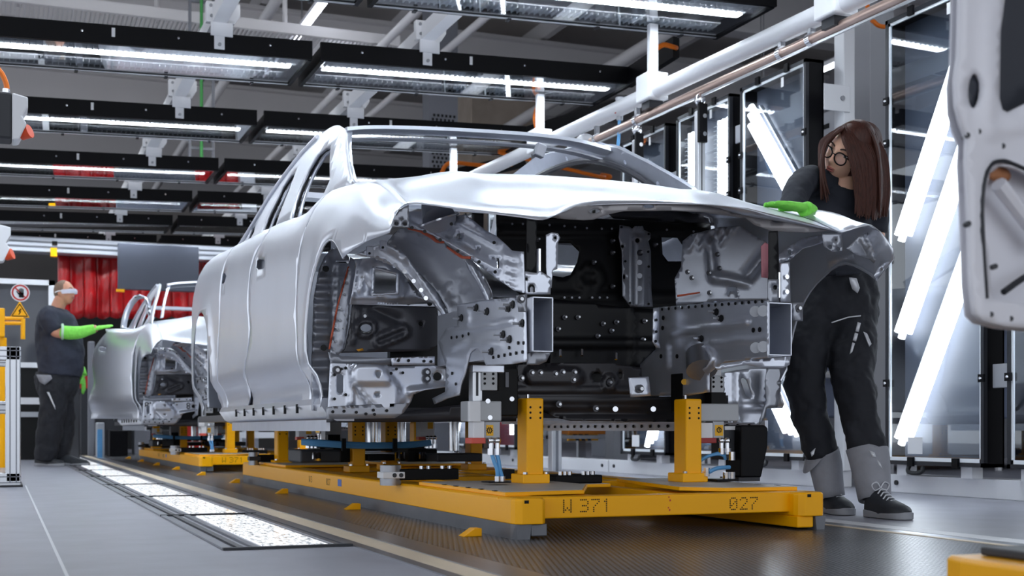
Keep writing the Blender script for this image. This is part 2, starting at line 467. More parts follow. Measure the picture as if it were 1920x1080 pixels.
for k, (x, z, r) in enumerate(pp):
    single('ceiling_pipe', MB().cyl((x, 11, z), (x, 46, z), r, n=10), 'beam_grey', ('slim pale pipe over the light box side of the line', 'thick pale pipe over the middle of the line', 'slim pale pipe just outside the light box row', 'broadest pale pipe beside the concrete column')[k], 'pipe', 'pipes under the hall roof', smooth=True)
# wide white duct and a slotted walkway grating high up at the left
t = thing('walkway_grating', 'light grey slotted walkway grating hung above the light panels', 'walkway', (1, 15.3, 5.0))
MB().box((-3, 14.9, 5.0), (4.5, 14.96, 5.12)).build('edge_beam', 'beam_grey', t)
MB().box((-3, 15.8, 5.0), (4.5, 15.86, 5.12)).build('edge_beam', 'beam_grey', t)
mb = MB()
for k in range(150): mb.box((-3+.05*k, 14.96, 5.02), (-2.985+.05*k, 15.8, 5.06))
tag(mb.build('slats', 'beam_grey', t), kind='stuff')
for x in (-1.5, .2, 1.7, 3.2): MB().cyl((x, 15.4, 5.1), (x, 15.4, 7.6), .03, n=8).build('hanger_rod', 'beam_grey', t)
# concrete column far behind
single('concrete_column', MB().box((8.0, 22, 0), (9.3, 23, 7.6)), 'concrete', 'beige concrete column standing far behind the line', 'column', bevel=.02)
single('cable_riser', MB().box((9.32, 21.9, 0), (9.42, 22.1, 7.6)), mat('brown_pipe', (150, 84, 50), .6), 'brown riser pipe on the side of the concrete column', 'pipe')
t = thing('perforated_column', 'grey perforated steel column behind the car roof', 'column', (5.83, 17.2, 0))
MB().box((5.62, 17.2, 0), (6.05, 17.5, 7.5)).build('body', 'mid_grey', t)
mb = MB()
for j in range(24):
    for k in range(6): mb.box((5.66+.06*k+.02*(j % 2), 17.19, 3.4+.06*j), (5.69+.06*k+.02*(j % 2), 17.2, 3.435+.06*j))
tag(mb.build('holes', 'black_matt', t), kind='stuff')
# ladder-like cable rack seen between the first light panels
t = thing('cable_rack', 'grey cable rack with green cable hung under the roof', 'cable rack', (2.05, 14.2, 3.6))
for x in (1.9, 2.15): MB().box((x, 14.2, 3.3), (x+.03, 14.23, 5.2)).build('rail', 'mid_grey', t)
for z in (3.4, 3.8, 4.2, 4.6, 5.0): MB().box((1.9, 14.19, z), (2.18, 14.22, z+.03)).build('rung', 'mid_grey', t)
MB().cyl((2.03, 14.15, 3.3), (2.03, 14.15, 7.6), .018, n=8).build('green_cable', mat('green_cable', (60, 140, 70), .5), t)

# ------------------------------------------------------------------ rails at the right side
a = pX(1597, 0, 4.0); b = pX(880, 335, 4.0); d = (b-a)/(b.y-a.y)
RW = lambda y: a+d*(y-a.y)
t = thing('handling_rail', 'thick white overhead handling rail running along the line', 'rail', RW(8))
MB().cyl(RW(1.5), RW(16), .055, n=14).build('tube', 'white_paint', t, smooth=True)
for y in (5.5, 7.5, 9.4, 11.5, 13.6):
    p = RW(y)
    MB().box((p.x-.08, y-.09, p.z-.06), (p.x+.07, y+.09, p.z+.12)).build('saddle', 'white_paint', t, bevel=.01)
    MB().box((p.x-.05, y-.05, p.z-.11), (p.x+.05, y+.06, p.z-.06)).build('clamp', 'dark_frame', t)
    MB().box((p.x-.03, y-.02, p.z+.1), (p.x+.03, y+.02, zl(p.x)-.005)).build('hanger', 'white_paint', t)
a2 = pX(1680, 0, 4.0); b2 = pX(1113, 263, 4.0); d2 = (b2-a2)/(b2.y-a2.y)
RR = lambda y: a2+d2*(y-a2.y)
t = thing('guide_rail', 'rust tinted metal guide rail slung below the white rail', 'rail', RR(6))
MB().cyl(RR(1.5), RR(8.45), .026, n=12).build('tube', 'rust_rail', t, smooth=True)
MB().bar(RR(1.5)-Vector((0, 0, .034)), RR(8.4)-Vector((0, 0, .034)), .012, .012).build('lower_strip', 'alu', t)
for y in (5.72, 6.0, 7.72, 8.35):
    p = RR(y)
    MB().cyl((p.x, y-.02, p.z), (p.x, y+.02, p.z), .036, n=12).build('collar', 'chrome', t, smooth=True)
    q = RW(y); MB().bar(p, q, .03, .03).build('link', 'steel', t)
p = RR(8.5)
MB().ball((p.x, p.y+.05, p.z+.04), .06, 12, 8, (1, 1.2, .6)).build('end_bracket', 'white_paint', t, smooth=True)
MB().box((p.x-.06, p.y-.02, p.z), (p.x+.06, p.y+.25, p.z+.05)).build('bracket_arm', 'white_paint', t, bevel=.01)
# black struts at the right end of the light panels and hanging orange cables
for y, px0, py0, px1, py1 in ((8.3, 1208, 150, 1268, 88), (10.6, 1085, 235, 1165, 200), (13.0, 905, 325, 985, 300)):
    rw = {8.3: 8.92, 10.6: 11.02, 13.0: 13.1}[y]; p = Vector((4.56, rw+.02, zl(4.56)+.05)); q = pY(px1, py1, y-.2)
    single('black_strut', MB().bar(p, q, .05, .15), 'black', 'black steel strut at the end of the %s light row from the red curtain' % ORD[6-ROWS.index(rw)], 'strut', 'black struts at the panel ends')
def cable(name, pts, r, m, label, cat='cable', group=None, n=8):
    mb = MB(); mb.tube(cr(pts, False, 6), r, n); return single(name, mb, m, label, cat, group, smooth=True)
cable('orange_cable', [pY(1008, 160, 9.5), pY(1010, 190, 9.6), pY(1003, 220, 9.7), pY(1010, 252, 9.7)], .020, 'orange', 'orange cable hanging straight above the car roof')
cable('orange_cable', [pY(1232, 90, 8.0), pY(1245, 84, 8.0), pY(1262, 88, 8.02), pY(1268, 90, 8.1)], .018, 'orange', 'orange cable bent over the black strut by the white rail')
cable('orange_cable', [pY(828, 325, 12.8), pY(836, 310, 12.8), pY(852, 305, 12.8), pY(905, 310, 12.9), pY(960, 310, 12.85)], .022, 'orange', 'short orange cable loop seen through the windscreen opening')
cable('orange_cable', [Vector((4.5, 11.6, 3.05)), pY(1118, 330, 11.8), pY(1128, 328, 12.0), pY(1145, 332, 12.0), pY(1120, 342, 12.0)], .020, 'orange', 'orange cable coil seen through the far side window')
cable('orange_cable', [Vector((5.75, 7.65, 3.7)), pY(1630, 25, 7.5), pY(1640, 42, 7.4), pY(1655, 50, 7.4), pY(1690, 48, 7.4)], .016, 'orange', 'orange cable looping behind the tall glass light panel')
cable('blue_air_hose', [pY(1161, 215, 8.0), pY(1161, 245, 8.0), pY(1158, 275, 8.0), pY(1150, 300, 8.0)], .012, 'blue_hose', 'blue air hose dangling from the white rail')
t = thing('air_coupling', 'pale air coupling with a red lever hung on the white rail', 'coupling', pY(1162, 222, 8.0))
p = pY(1162, 210, 8.0)
MB().cyl(p+Vector((0, 0, .1)), p-Vector((0, 0, .06)), .03, .022, 10).build('body', 'grey_paint', t, smooth=True)
MB().box(p+Vector((-.05, -.04, -.02)), p+Vector((.03, -.02, .02))).build('lever', 'red', t)
# aluminium profile posts hung from the guide rail
for px, y0, nm in ((1312, 7.3, 'alu post with a black clamp hung in front of the bright panel'), (1194, 8.3, 'alu post with a black clamp hung behind the car roof')):
    top = pX(px, 178 if px > 1300 else 235, 4.0); x, y = top.x, top.y
    t = thing('profile_post', nm, 'post', (x, y, .6))
    MB().box((x-.025, y-.025, .6), (x+.025, y+.025, top.z-.10)).build('profile', 'alu', t, bevel=.004)
    MB().box((x-.003, y-.027, .6), (x+.003, y-.024, top.z-.10)).build('slot', 'dark_frame', t)
    MB().box((x-.03, y-.045, top.z-.30), (x+.03, y-.02, top.z-.06)).build('clamp', 'black', t, bevel=.004)
    for z in (top.z-.25, top.z-.14): MB().cyl((x+.005, y-.055, z), (x+.005, y-.044, z), .014, n=10).build('bolt', 'chrome', t)
    MB().ball((x, y, top.z-.03), .035, 10, 6, (1, 1, 1.2)).build('hook', 'chrome', t, smooth=True)
    q = RR(y); MB().box((x-.015, y-.01, q.z-.06), (x+.015, y+.01, q.z)).build('strap', 'chrome', t)
# ================================================================== GLASS LIGHT PANELS AT THE RIGHT SIDE
XP = 4.60
def panel_mat():
    m = bpy.data.materials.new('panel_back'); m.use_nodes = True; b = m.node_tree.nodes['Principled BSDF']
    b.inputs['Base Color'].default_value = lin((82, 87, 100))+(1,); b.inputs['Roughness'].default_value = .5; b.inputs['Metallic'].default_value = 0
    MATS['panel_back'] = m
panel_mat()
emit_mat('panel_tube', (250, 252, 255), 6.0)
mat('acrylic', (235, 240, 245), .15)
def light_panel(y0, y1, label, bundles, vertical=(), z0=.16, z1=2.63, base=True):
    """box standing parallel to the line: dark back, tubes inside, framed glass in front (towards -X)"""
    t = thing('light_box', label, 'light box', (XP, (y0+y1)/2, 0))
    x1 = XP+.12
    MB().box((x1-.01, y0, z0), (x1, y1, z1)).build('back_plate', 'panel_back', t)
    for ya, yb in ((y0, y0+.018), (y1-.018, y1)):
        MB().box((XP+.012, ya, z0), (x1, yb, z1)).build('side_cheek', 'black', t)
    MB().box((XP+.012, y0, z1-.018), (x1, y1, z1)).build('top_cheek', 'black', t)
    MB().box((XP+.012, y0, z0), (x1, y1, z0+.018)).build('bottom_cheek', 'black', t)
    fw = .022
    for a, b in (((y0, z0), (y1, z0+fw)), ((y0, z1-fw), (y1, z1)), ((y0, z0), (y0+fw, z1)), ((y1-fw, z0), (y1, z1))):
        MB().box((XP-.012, a[0], a[1]), (XP+.014, b[0], b[1])).build('frame', 'dark_frame', t)
    for a, b in (((y0+fw, z0+fw), (y1-fw, z0+fw+.02)), ((y0+fw, z1-fw-.016), (y1-fw, z1-fw)), ((y0+fw, z0+fw), (y0+fw+.014, z1-fw)), ((y1-fw-.014, z0+fw), (y1-fw, z1-fw))):
        MB().box((XP-.006, a[0], a[1]), (XP+.004, b[0], b[1])).build('edge_light', 'acrylic', t)
    MB().box((XP-.003, y0+fw, z0+fw), (XP+.001, y1-fw, z1-fw)).build('glass', 'clear_glass', t)
    for z in (z0+.45, (z0+z1)/2-.1, (z0+z1)/2+.55, z1-.45):
        for y in (y0+.012, y1-.012):
            c = MB().box((XP-.022, y-.02, z-.02), (XP-.010, y+.02, z+.02)).build('clip', 'black', t)
            MB().ball((XP-.024, y, z), .009, 8, 5).build('screw', 'chrome', c)
    for y in (y0+.2, y1-.22):
        for z in (z0+.012, z1-.012): MB().box((XP-.024, y-.022, z-.02), (XP-.008, y+.022, z+.03)).build('clip', 'black', t)
    MB().box((XP-.004, y1-.30, z0+.06), (XP-.0035, y1-.18, z0+.15)).build('type_label', 'sticker', t)
    MB().box((XP-.004, y0+.25, z1-.11), (XP-.0035, y0+.28, z1-.05)).build('type_label', 'sticker', t)
    for (ya, za, yb, zb) in bundles:
        p = Vector((0, ya, za)); q = Vector((0, yb, zb)); dr = (q-p).normalized(); nn = Vector((0, -dr.z, dr.y))
        for k in range(3):
            o = nn*((k-1)*.044); s = dr*(k*.05*(1 if zb > za else -1)-.05)
            a = p+o+s; b = q+o+s
            a.x = b.x = XP+.05
            # keep the tube inside the box
            def clampy(u, v):
                lo, hi = y0+.03, y1-.03
                for w, z in ((u, v), (v, u)):
                    if w.y < lo: w += (z-w)*((lo-w.y)/(z.y-w.y))
                    if w.y > hi: w += (z-w)*((hi-w.y)/(z.y-w.y))
                lo, hi = z0+.04, z1-.04
                for w, z in ((u, v), (v, u)):
                    if w.z < lo: w += (z-w)*((lo-w.z)/(z.z-w.z))
                    if w.z > hi: w += (z-w)*((hi-w.z)/(z.z-w.z))
            clampy(a, b)
            MB().cyl(a, b, .021, n=10).build('tube', 'panel_tube', t, smooth=True)
        # ballast strip behind the tubes
        a = p+nn*-.09; b = q+nn*-.09; a.x = b.x = XP+.08
        clampy(a, b)
        MB().bar(a, b, .012, .03, up=(1, 0, 0)).build('tube_holder', 'alu', t)
    for (yv, wv, za, zb) in vertical:
        for k in range(3):
            y = yv+wv*(k-1)/3
            MB().cyl((XP+.06, y, za), (XP+.06, y, zb), .022, n=10).build('tube', 'panel_tube', t, smooth=True)
        mb = MB(); n = int((zb-za)/.03)
        for k in range(n): mb.box((XP+.025, yv-wv*.55, za+k*.03), (XP+.034, yv+wv*.55, za+k*.03+.004))
        tag(mb.build('louvre', 'alu', t), kind='stuff')
    if base:
        for y in (y0+.16, y1-.10):
            MB().box((XP+.02, y-.04, .10), (XP+.09, y+.04, z0)).build('foot', 'white_paint', t)
        MB().tube(cr([(XP+.0, y1-.30, z0-.01), (XP-.01, y1-.30, z0-.035), (XP-.01, y1-.24, z0-.044), (XP-.01, y1-.19, z0-.035), (XP+.01, y1-.18, z0)], False, 5), .012, 8).build('cable', 'rubber', t, smooth=True)
    return t
# slopes: rising towards the camera (dz = -1.8 dy) or falling
D = [(5.80, 1.40, 5.32, 2.28), (5.80, .86, 5.20, 1.96), (5.80, .27, 5.12, 1.50)]
light_panel(5.09, 5.86, 'tall glass light box with slanting tubes behind the woman', D)
light_panel(6.62, 7.37, 'glass light box with tubes falling towards the woman, beside the white post',
            [(7.33, 2.44, 6.66, 1.62), (7.33, 1.66, 6.66, .84), (7.33, .9, 6.8, .25)])
light_panel(7.50, 8.24, 'glass light box with two upright louvred tube banks', [], [(7.68, .17, .3, 2.5), (8.10, .14, .3, 2.5)])
light_panel(8.40, 9.14, 'dark glass light box behind the car windscreen frame', [(8.95, .9, 8.43, 2.2), (8.75, .25, 8.43, 1.0)])
light_panel(11.40, 12.14, 'far glass light box with an upright tube bank, seen under the car', [], [(11.6, .16, .3, 2.5)])
light_panel(12.60, 13.34, 'farthest glass light box, one slanting tube bundle, seen under the car', [(13.3, .3, 12.65, 1.5)])
light_panel(4.18, 4.93, 'glass light box with a louvred tube bank beside the near car door', [(4.86, 1.2, 4.3, .4)], [(4.60, .16, .3, 2.5)])
# bridging brackets between neighbouring panels
for y, zz in ((5.01, .62), (5.01, 1.9), (7.435, .62), (7.435, 2.35), (8.32, .62), (8.32, 2.2)):
    single('bridge_plate', MB().box((XP+.03, y-.065, zz-.06), (XP+.045, y+.065, zz+.06)), 'grey_paint', 'grey plate joining two light boxes, %s, %s' % ('low down' if zz < 1 else 'high up', {5.01: 'by the near car door', 7.435: 'next to the upright tubes', 8.32: 'behind the windscreen frame'}[y]), 'bracket', 'plates joining the light boxes', bevel=.004)
# white base channel the panels stand on
t = thing('base_channel', 'low white steel channel on the floor under the light boxes', 'base beam', (4.75, 7, 0))
for y0, y1 in ((3.4, 4.6), (4.62, 5.95), (6.5, 8.0), (8.02, 9.5), (9.52, 11.5), (11.52, 15.2)):
    MB().box((4.66, y0, 0), (4.84, y1, .10)).build('segment', 'white_paint', t, bevel=.004)
    for y in (y0+.1, y1-.1): MB().cyl((4.65, y, .055), (4.662, y, .055), .014, n=10).build('bolt', 'dark_frame', t)
# white posts behind the panels
for px, py0, y, w, z1, nm in ((1547, 60, 6.60, .07, 7.6, 'slim white steel post beside the light box next to the woman'),):
    x = 4.80
    t = thing('white_post', nm, 'post', (x, 6.52, 0))
    MB().box((x-.04, 6.47, .10), (x+.04, 6.57, z1)).build('profile', 'white_paint', t, bevel=.004)
    MB().box((XP+.01, 6.46, 2.28), (x, 6.47, 2.44)).build('bracket', 'white_paint', t, bevel=.004)
    MB().cyl((x-.06, 6.45, 2.36), (x-.06, 6.46, 2.36), .015, n=8).build('bolt', 'steel', t)
for (x, y, w, nm) in ((6.15, 8.0, .22, 'broad grey steel column in the gap behind the woman'), (5.6, 13.5, .12, 'white steel leg of a far workstation, seen under the car'),
                      (6.3, 12.6, .22, 'broad white steel leg seen between the skid posts')):
    single('steel_column', MB().box((x-w/2, y-w/2, 0), (x+w/2, y+w/2, 7.6 if y < 9 else 1.4)), 'grey_paint', nm, 'column', bevel=.006)
for x, y, nm in ((5.2, 8.9, 'alu post standing under the car near the right skid post'), (4.35, 9.9, 'alu post standing under the car near the hazard board')):
    t = thing('profile_post', nm, 'post', (x, y, 0))
    MB().box((x-.045, y-.045, 0), (x+.045, y+.045, 1.2)).build('profile', 'alu', t, bevel=.006)
    MB().box((x-.012, y-.048, 0), (x+.012, y-.044, 1.2)).build('slot', 'mid_grey', t)
# ------------------------------------------------------------------ workstations far right, seen through the gaps
mat('slate_blue', (112, 122, 146), .6)
t = thing('machine_cabinet', 'slate blue machine cabinet behind the woman', 'cabinet', (6.9, 8.6, 0))
MB().box((6.2, 8.9, .45), (9.8, 10.2, 1.62)).build('body', 'slate_blue', t, bevel=.02)
MB().box((6.2, 8.86, .1), (9.8, 10.2, .45)).build('plinth', 'mid_grey', t)
MB().box((6.9, 8.86, .5), (7.2, 8.9, 1.0)).build('door_window', 'black', t)
MB().cyl((6.1, 8.7, 1.28), (9.8, 8.7, 1.28), .03, n=8).build('handrail', 'white_paint', t)
MB().cyl((6.1, 8.7, .80), (9.8, 8.7, .80), .03, n=8).build('handrail', 'white_paint', t)
for x in (6.15, 8.0, 9.7): MB().cyl((x, 8.7, .0), (x, 8.7, 1.28), .03, n=8).build('rail_post', 'white_paint', t)
single('yellow_pole', MB().cyl((6.62, 8.55, 0), (6.62, 8.55, 1.55), .018, n=10), 'yellow', 'thin yellow pole standing behind the woman', 'pole', smooth=True)
single('warning_lamp', MB().cyl((6.72, 8.9, 1.62), (6.72, 8.9, 1.76), .07, .05, 12), mat('lamp_orange', (225, 82, 40), .4), 'round orange lamp on the slate blue cabinet', 'lamp', smooth=True)
t = thing('work_bench', 'grey bench with orange crates far behind the line', 'bench', (9, 13, 0))
MB().box((5.5, 12.9, .75), (12, 13.8, .82)).build('top', 'grey_paint', t)
for x in (5.6, 8, 10, 11.8): MB().box((x, 13.0, 0), (x+.1, 13.1, .75)).build('leg', 'grey_paint', t)
MB().box((5.5, 13.0, .25), (12, 13.7, .29)).build('shelf', 'grey_paint', t)
for k, x in enumerate((5.9, 6.9, 8.2, 9.2, 10.6)):
    single('storage_crate', MB().box((x, 13.05, .30), (x+.6, 13.6, .52)), mat('crate%d' % k, ((200, 120, 40), (60, 62, 68), (214, 150, 50), (150, 152, 158), (200, 120, 40))[k], .6),
           ('orange', 'black', 'amber', 'pale grey', 'rust orange')[k]+' crate on the low shelf of the far bench', 'crate', bevel=.01)
single('tool_cabinet', MB().box((7.2, 14.3, 0), (9.4, 15.2, 1.9)), 'mid_grey', 'tall grey tool cabinet behind the far bench', 'cabinet', bevel=.01)
single('part_rack', MB().box((10.2, 15, 0), (13, 16, 2.4)), 'dark_grey', 'dark grey rack standing against the right side of the hall', 'rack', bevel=.01)
t = thing('hazard_board', 'yellow and black striped hazard board behind the skid posts', 'hazard board', (6.6, 14.2, 0))
MB().box((6.55, 14.2, 0), (6.65, 14.25, .3)).build('stem', 'grey_paint', t)
MB().box((6.4, 14.16, .22), (6.8, 14.2, .62)).build('plate', 'yellow', t)
for k in range(3):
    MB().prism([(6.4+.13*k, 14.155, .62), (6.47+.13*k, 14.155, .62), (6.54+.13*k, 14.155, .42), (6.47+.13*k, 14.155, .42)], (0, .004, 0)).build('stripe', 'black', t)
    MB().prism([(6.4+.08*k, 14.155, .40), (6.45+.08*k, 14.155, .40), (6.55+.08*k, 14.155, .22), (6.5+.08*k, 14.155, .22)], (0, .004, 0)).build('stripe', 'black', t)
# cable tray and girder in the gap
t = thing('cable_tray', 'perforated grey cable tray running behind the light boxes', 'cable tray', (6.8, 12, 2.9))
MB().box((6.4, 6, 2.75), (6.44, 26, 3.0)).build('side', 'alu_matt', t)
MB().box((7.2, 6, 2.75), (7.24, 26, 3.0)).build('side', 'alu_matt', t)
MB().box((6.4, 6, 2.73), (7.24, 26, 2.76)).build('base', 'mid_grey', t)
mb = MB()
for k in range(60): mb.box((6.395, 6.2+.3*k, 2.86), (6.40, 6.28+.3*k, 2.9))
tag(mb.build('slots', 'black_matt', t), kind='stuff')
single('roof_girder', MB().box((5.2, 7.6, 3.55), (14, 7.8, 3.8)), 'beam_grey', 'grey girder crossing behind the right light boxes', 'girder')
single('roof_girder', MB().box((7.9, 5, 2.5), (8.1, 24, 2.75)), 'beam_grey', 'long pale girder beyond the cable tray', 'girder')
# yellow equipment in front of the curtain seen through the panel
# ================================================================== BACKGROUND AT THE LEFT
# red welding curtain behind the man
def on(px, py, Y): return pY(px, py, Y)
t = thing('welding_curtain', 'red see-through welding curtain hung behind the man', 'curtain', on(280, 480, 17.93))
edges = [108, 132, 157, 182, 206, 232, 262, 292, 322, 352, 378, 404, 430, 456]
for k, (a, b) in enumerate(zip(edges, edges[1:])):
    bot = 594 if k else 622
    pa, pb = on(a, 472, 17.93), on(b, 472, 17.93); z0 = on(a, bot, 17.93).z
    mb = MB(); n, m_ = 6, 8; vs = []
    for j in range(m_+1):
        for i in range(n+1):
            u = i/n; v = j/m_; p = pa.lerp(pb, u)
            p.y += .035*math.sin(u*math.pi)*(1 if k % 2 else -1)+.02*math.sin(v*9+k*1.7+u*2)+.02*(k % 2)
            p.z += (z0-pa.z)*v-.03*math.sin(u*math.pi)*v
            vs.append(p)
    mb.add(vs, [(j*(n+1)+i, j*(n+1)+i+1, (j+1)*(n+1)+i+1, (j+1)*(n+1)+i) for j in range(m_) for i in range(n)])
    o = mb.build('strip', 'curtain_red', t, smooth=True); s = o.modifiers.new('thickness', 'SOLIDIFY'); s.thickness = .006
# pale alu beam above it
t = thing('portal_beam', 'pale alu portal beam above the red curtain', 'beam', on(230, 478, 17.6))
p, q = on(-40, 449, 17.6), on(475, 479, 17.6)
zb, zt = on(230, 480, 17.6).z, on(230, 452, 17.6).z
MB().box((p.x, 17.6, zb), (q.x, 17.85, zt)).build('body', 'alu_matt', t, bevel=.01)
for f in (.3, .62): MB().box((p.x, 17.585, zb+(zt-zb)*f), (q.x, 17.6, zb+(zt-zb)*f+.02)).build('groove', 'mid_grey', t)
MB().box((on(95, 0, 17.5).x, 17.5, zb-.06), (on(107, 0, 17.5).x, 17.6, zb+.05)).build('end_stop', 'yellow', t)
MB().box((on(98, 0, 17.5).x, 17.57, zt-.1), (on(108, 0, 17.5).x, 17.6, zt-.05)).build('type_plate', 'black', t)
for px in (-20, 470): MB().box((on(px, 0, 17.7).x-.1, 17.65, 0), (on(px, 0, 17.7).x+.1, 17.8, zt)).build('leg', 'alu_matt', t)
p0, p1 = on(221, 455, 17.2), on(373, 548, 17.2)
t = thing('notice_board', 'large blank slate grey board in front of the red curtain', 'board', (p0.x+.5, 17.2, p1.z))
MB().box((p0.x, 17.2, p1.z), (p1.x, 17.26, p0.z)).build('panel', 'board_slate', t, bevel=.01)
MB().box((p0.x-.02, 17.18, p1.z-.035), (p0.x+.08, 17.22, p1.z)).build('corner_clip', 'yellow', t)
for x in (p0.x+.1, p1.x-.1): MB().box((x, 17.22, p0.z-.1), (x+.05, 17.598, p0.z)).build('arm', 'dark_frame', t)
# dark partition below and the robot cell with its window
def bx(px0, py0, px1, py1, Y, dp): 
    a, b = on(px0, py1, Y), on(px1, py0, Y); return MB().box((a.x, Y, max(0, a.z)), (b.x, Y+dp, b.z))
single('partition_wall', MB().box((-2.5, 24, 0), (5.5, 24.2, 4.6)), 'wall_dark', 'dark brown grey partition behind the red curtain', 'partition')
single('dark_screen', MB().box((-.2, 20.6, 0), (3.4, 20.7, 2.1)), 'black_matt', 'black lower screen under the red curtain', 'screen')
t = thing('robot_cell', 'robot cell with a white framed window behind the stop sign', 'robot cell', (.2, 16, 0))
a, b = on(-40, 520, 16), on(103, 690, 16)
MB().box((a.x, 16.05, b.z), (b.x, 16.08, a.z)).build('window_pane', mat('cell_glass', (70, 72, 78), .08), t)
for r in (((a.x, a.z-.06), (b.x, a.z)), ((b.x-.07, b.z), (b.x, a.z)), ((a.x, b.z), (b.x, b.z+.06))):
    MB().box((r[0][0], 16, r[0][1]), (r[1][0], 16.06, r[1][1])).build('window_frame', 'white_paint', t)
MB().box((a.x, 16.02, 0), (b.x, 16.1, b.z)).build('lower_panel', 'black_matt', t)
MB().box((a.x, 16.0, .5), (b.x, 16.05, .56)).build('rail', 'grey_paint', t)
MB().box((b.x-.06, 16.0, 0), (b.x, 16.1, b.z)).build('post', 'dark_grey', t)
# machinery clutter on the floor beyond the second car
cl = [(112, 690, 150, 850, 15.6, .5, 'dark_grey', 'dark cabinet behind the man\'s legs'), (165, 640, 178, 850, 18, .1, 'mid_grey', 'grey stanchion left of the far car'),
      (150, 740, 232, 782, 18.6, .5, 'dark_grey', 'low dark machine housing left of the far car'), (182, 792, 196, 838, 16.8, .3, 'grey_paint', 'small pale grey box on the floor by the far skid'),
      (205, 806, 240, 846, 17.4, .5, 'black', 'black drive unit on the floor under the far car'), (252, 806, 282, 840, 18.6, .4, 'mid_grey', 'grey gearbox under the far car'),
      (288, 806, 340, 838, 19.4, .4, 'dark_grey', 'dark pump block beneath the far car\'s middle'), (355, 790, 420, 838, 18.2, .3, 'mid_grey', 'grey junction box behind the far skid\'s posts')]
for px0, py0, px1, py1, Y, dp, m_, lb in cl:
    single('machine_block', bx(px0, py0, px1, 900, Y, dp), m_, lb, 'machine', bevel=.015)
t = thing('control_pillar', 'dark pillar with a red head behind the man\'s hanging glove', 'pillar', on(161, 860, 18.3))
bx(152, 728, 171, 900, 18.3, .1).build('column', 'dark_grey', t); bx(150, 705, 172, 728, 18.28, .12).build('head', 'red', t)
single('red_drum', bx(335, 790, 405, 900, 16.9, .4), 'red', 'dark red drum behind the posts of the far skid', 'drum', bevel=.05)
single('light_block', bx(183, 805, 192, 900, 16.6, .1), 'blue_hose', 'pale blue block standing near the far skid', 'block')
t = thing('side_table', 'white table frame behind the nearer skid', 'table', (3.2, 17, 0))
a, b = on(443, 815, 17), on(541, 822, 17)
MB().box((a.x, 17, .24), (b.x, 17.6, .32)).build('top', 'white_paint', t)
for x in (a.x+.02, b.x-.08): MB().box((x, 17.02, 0), (x+.06, 17.08, .24)).build('leg', 'white_paint', t)
# floor lip across the far end of the belt
single('floor_plate', MB().box((-.4, 20.2, 0), (2.9, 21, .05)), 'mid_grey', 'low grey plate across the floor at the far end of the belt', 'plate')
single('safety_rail', MB().cyl((-.2, 19.2, .42), (2.2, 19.2, .42), .03, n=8), 'grey_paint', 'low horizontal grey safety rail behind the man', 'rail')
# ------------------------------------------------------------------ aluminium frame at the left edge
t = thing('equipment_stand', 'alu profile stand on the floor in front of the man', 'stand', (-.2, 8.4, 0))
s = .085
def prof(p, q, name='profile'):
    o = MB().bar(p, q, s, s, (0, 1, 0) if abs(Vector(p).z-Vector(q).z) > .2 else (0, 0, 1)).build(name, 'alu', t, bevel=.006)
    p = Vector(p); q = Vector(q)
    up = abs(p.z-q.z) > .2
    for k in (-.018, .018):
        off = Vector((k, -s/2-.001, 0)) if up else Vector((0, -s/2-.001, k))
        MB().bar(p+off, q+off, .006, .004, (0, 1, 0)).build('slot', 'mid_grey', o)
for x in (.075, -.55):
    prof((x, 8.45, .03), (x, 8.45, .86))
    prof((x, 9.25, .03), (x, 9.25, .86))
prof((-.6, 8.45, .86-s/2), (.12, 8.45, .86-s/2)); prof((-.6, 8.45, .045), (.12, 8.45, .045))
prof((.075, 8.5, .60), (.075, 9.25, .60)); prof((-.6, 9.25, .86-s/2), (.12, 9.25, .86-s/2)); prof((-.5, 9.25, .5), (.12, 9.25, .5))
MB().box((-.62, 8.38, 0), (.13, 9.3, .012)).build('foot_plate', 'rubber', t)
single('fence_rail', MB().box((.05, 14.4, .62), (.62, 14.45, .69)), 'white_paint', 'white rail of the low fence behind the man\'s legs', 'rail')
single('fence_post', MB().box((.0, 14.4, 0), (.05, 14.45, .69)), 'white_paint', 'short white post of the low fence behind the man', 'post')
# ------------------------------------------------------------------ signs on their yellow stand
Y = 12.7
t = thing('yellow_guard', 'yellow tubular guard carrying the stop hand sign', 'guard', (.02, Y, 0))
p = on(42, 598, Y)
for py in (597, 606): q = on(-30, py, Y); r_ = on(44, py, Y); MB().cyl(q, r_, .018, n=8).build('tube', 'yellow', t, smooth=True)
a = on(43, 597, Y); b = on(43, 636, Y); MB().cyl(a, b, .02, n=8).build('tube', 'yellow', t, smooth=True)
MB().box((on(-30, 0, Y).x, Y-.03, on(0, 632, Y).z), (on(9, 0, Y).x, Y+.2, on(0, 578, Y).z)).build('control_box', 'yellow', t, bevel=.01)
MB().cyl((on(2, 0, Y).x, Y+.1, 0), (on(2, 0, Y).x, Y+.1, on(0, 632, Y).z), .05, n=10).build('pedestal', 'yellow', t, smooth=True)
c = on(38, 549, Y); rr = 17*c.y/1.08/2400*1.0
t = thing('round_sign', 'round white sign with a crossed out hand in a red ring', 'sign', c)
MB().cyl((c.x, Y, c.z), (c.x, Y-.01, c.z), rr, n=28).build('plate', 'white_paint', t)
mb = MB(); n = 32
for k in range(n):
    a0, a1 = 2*math.pi*k/n, 2*math.pi*(k+1)/n
    mb.add([(c.x+r_*math.cos(a_), Y-.012, c.z+r_*math.sin(a_)) for r_, a_ in ((rr*.72, a0), (rr*.9, a0), (rr*.9, a1), (rr*.72, a1))], [(0, 1, 2, 3)])
mb.build('ring', 'red', t)
MB().bar((c.x-rr*.58, Y-.0125, c.z+rr*.58), (c.x+rr*.58, Y-.0125, c.z-rr*.58), .003, rr*.14).build('slash', 'red', t)
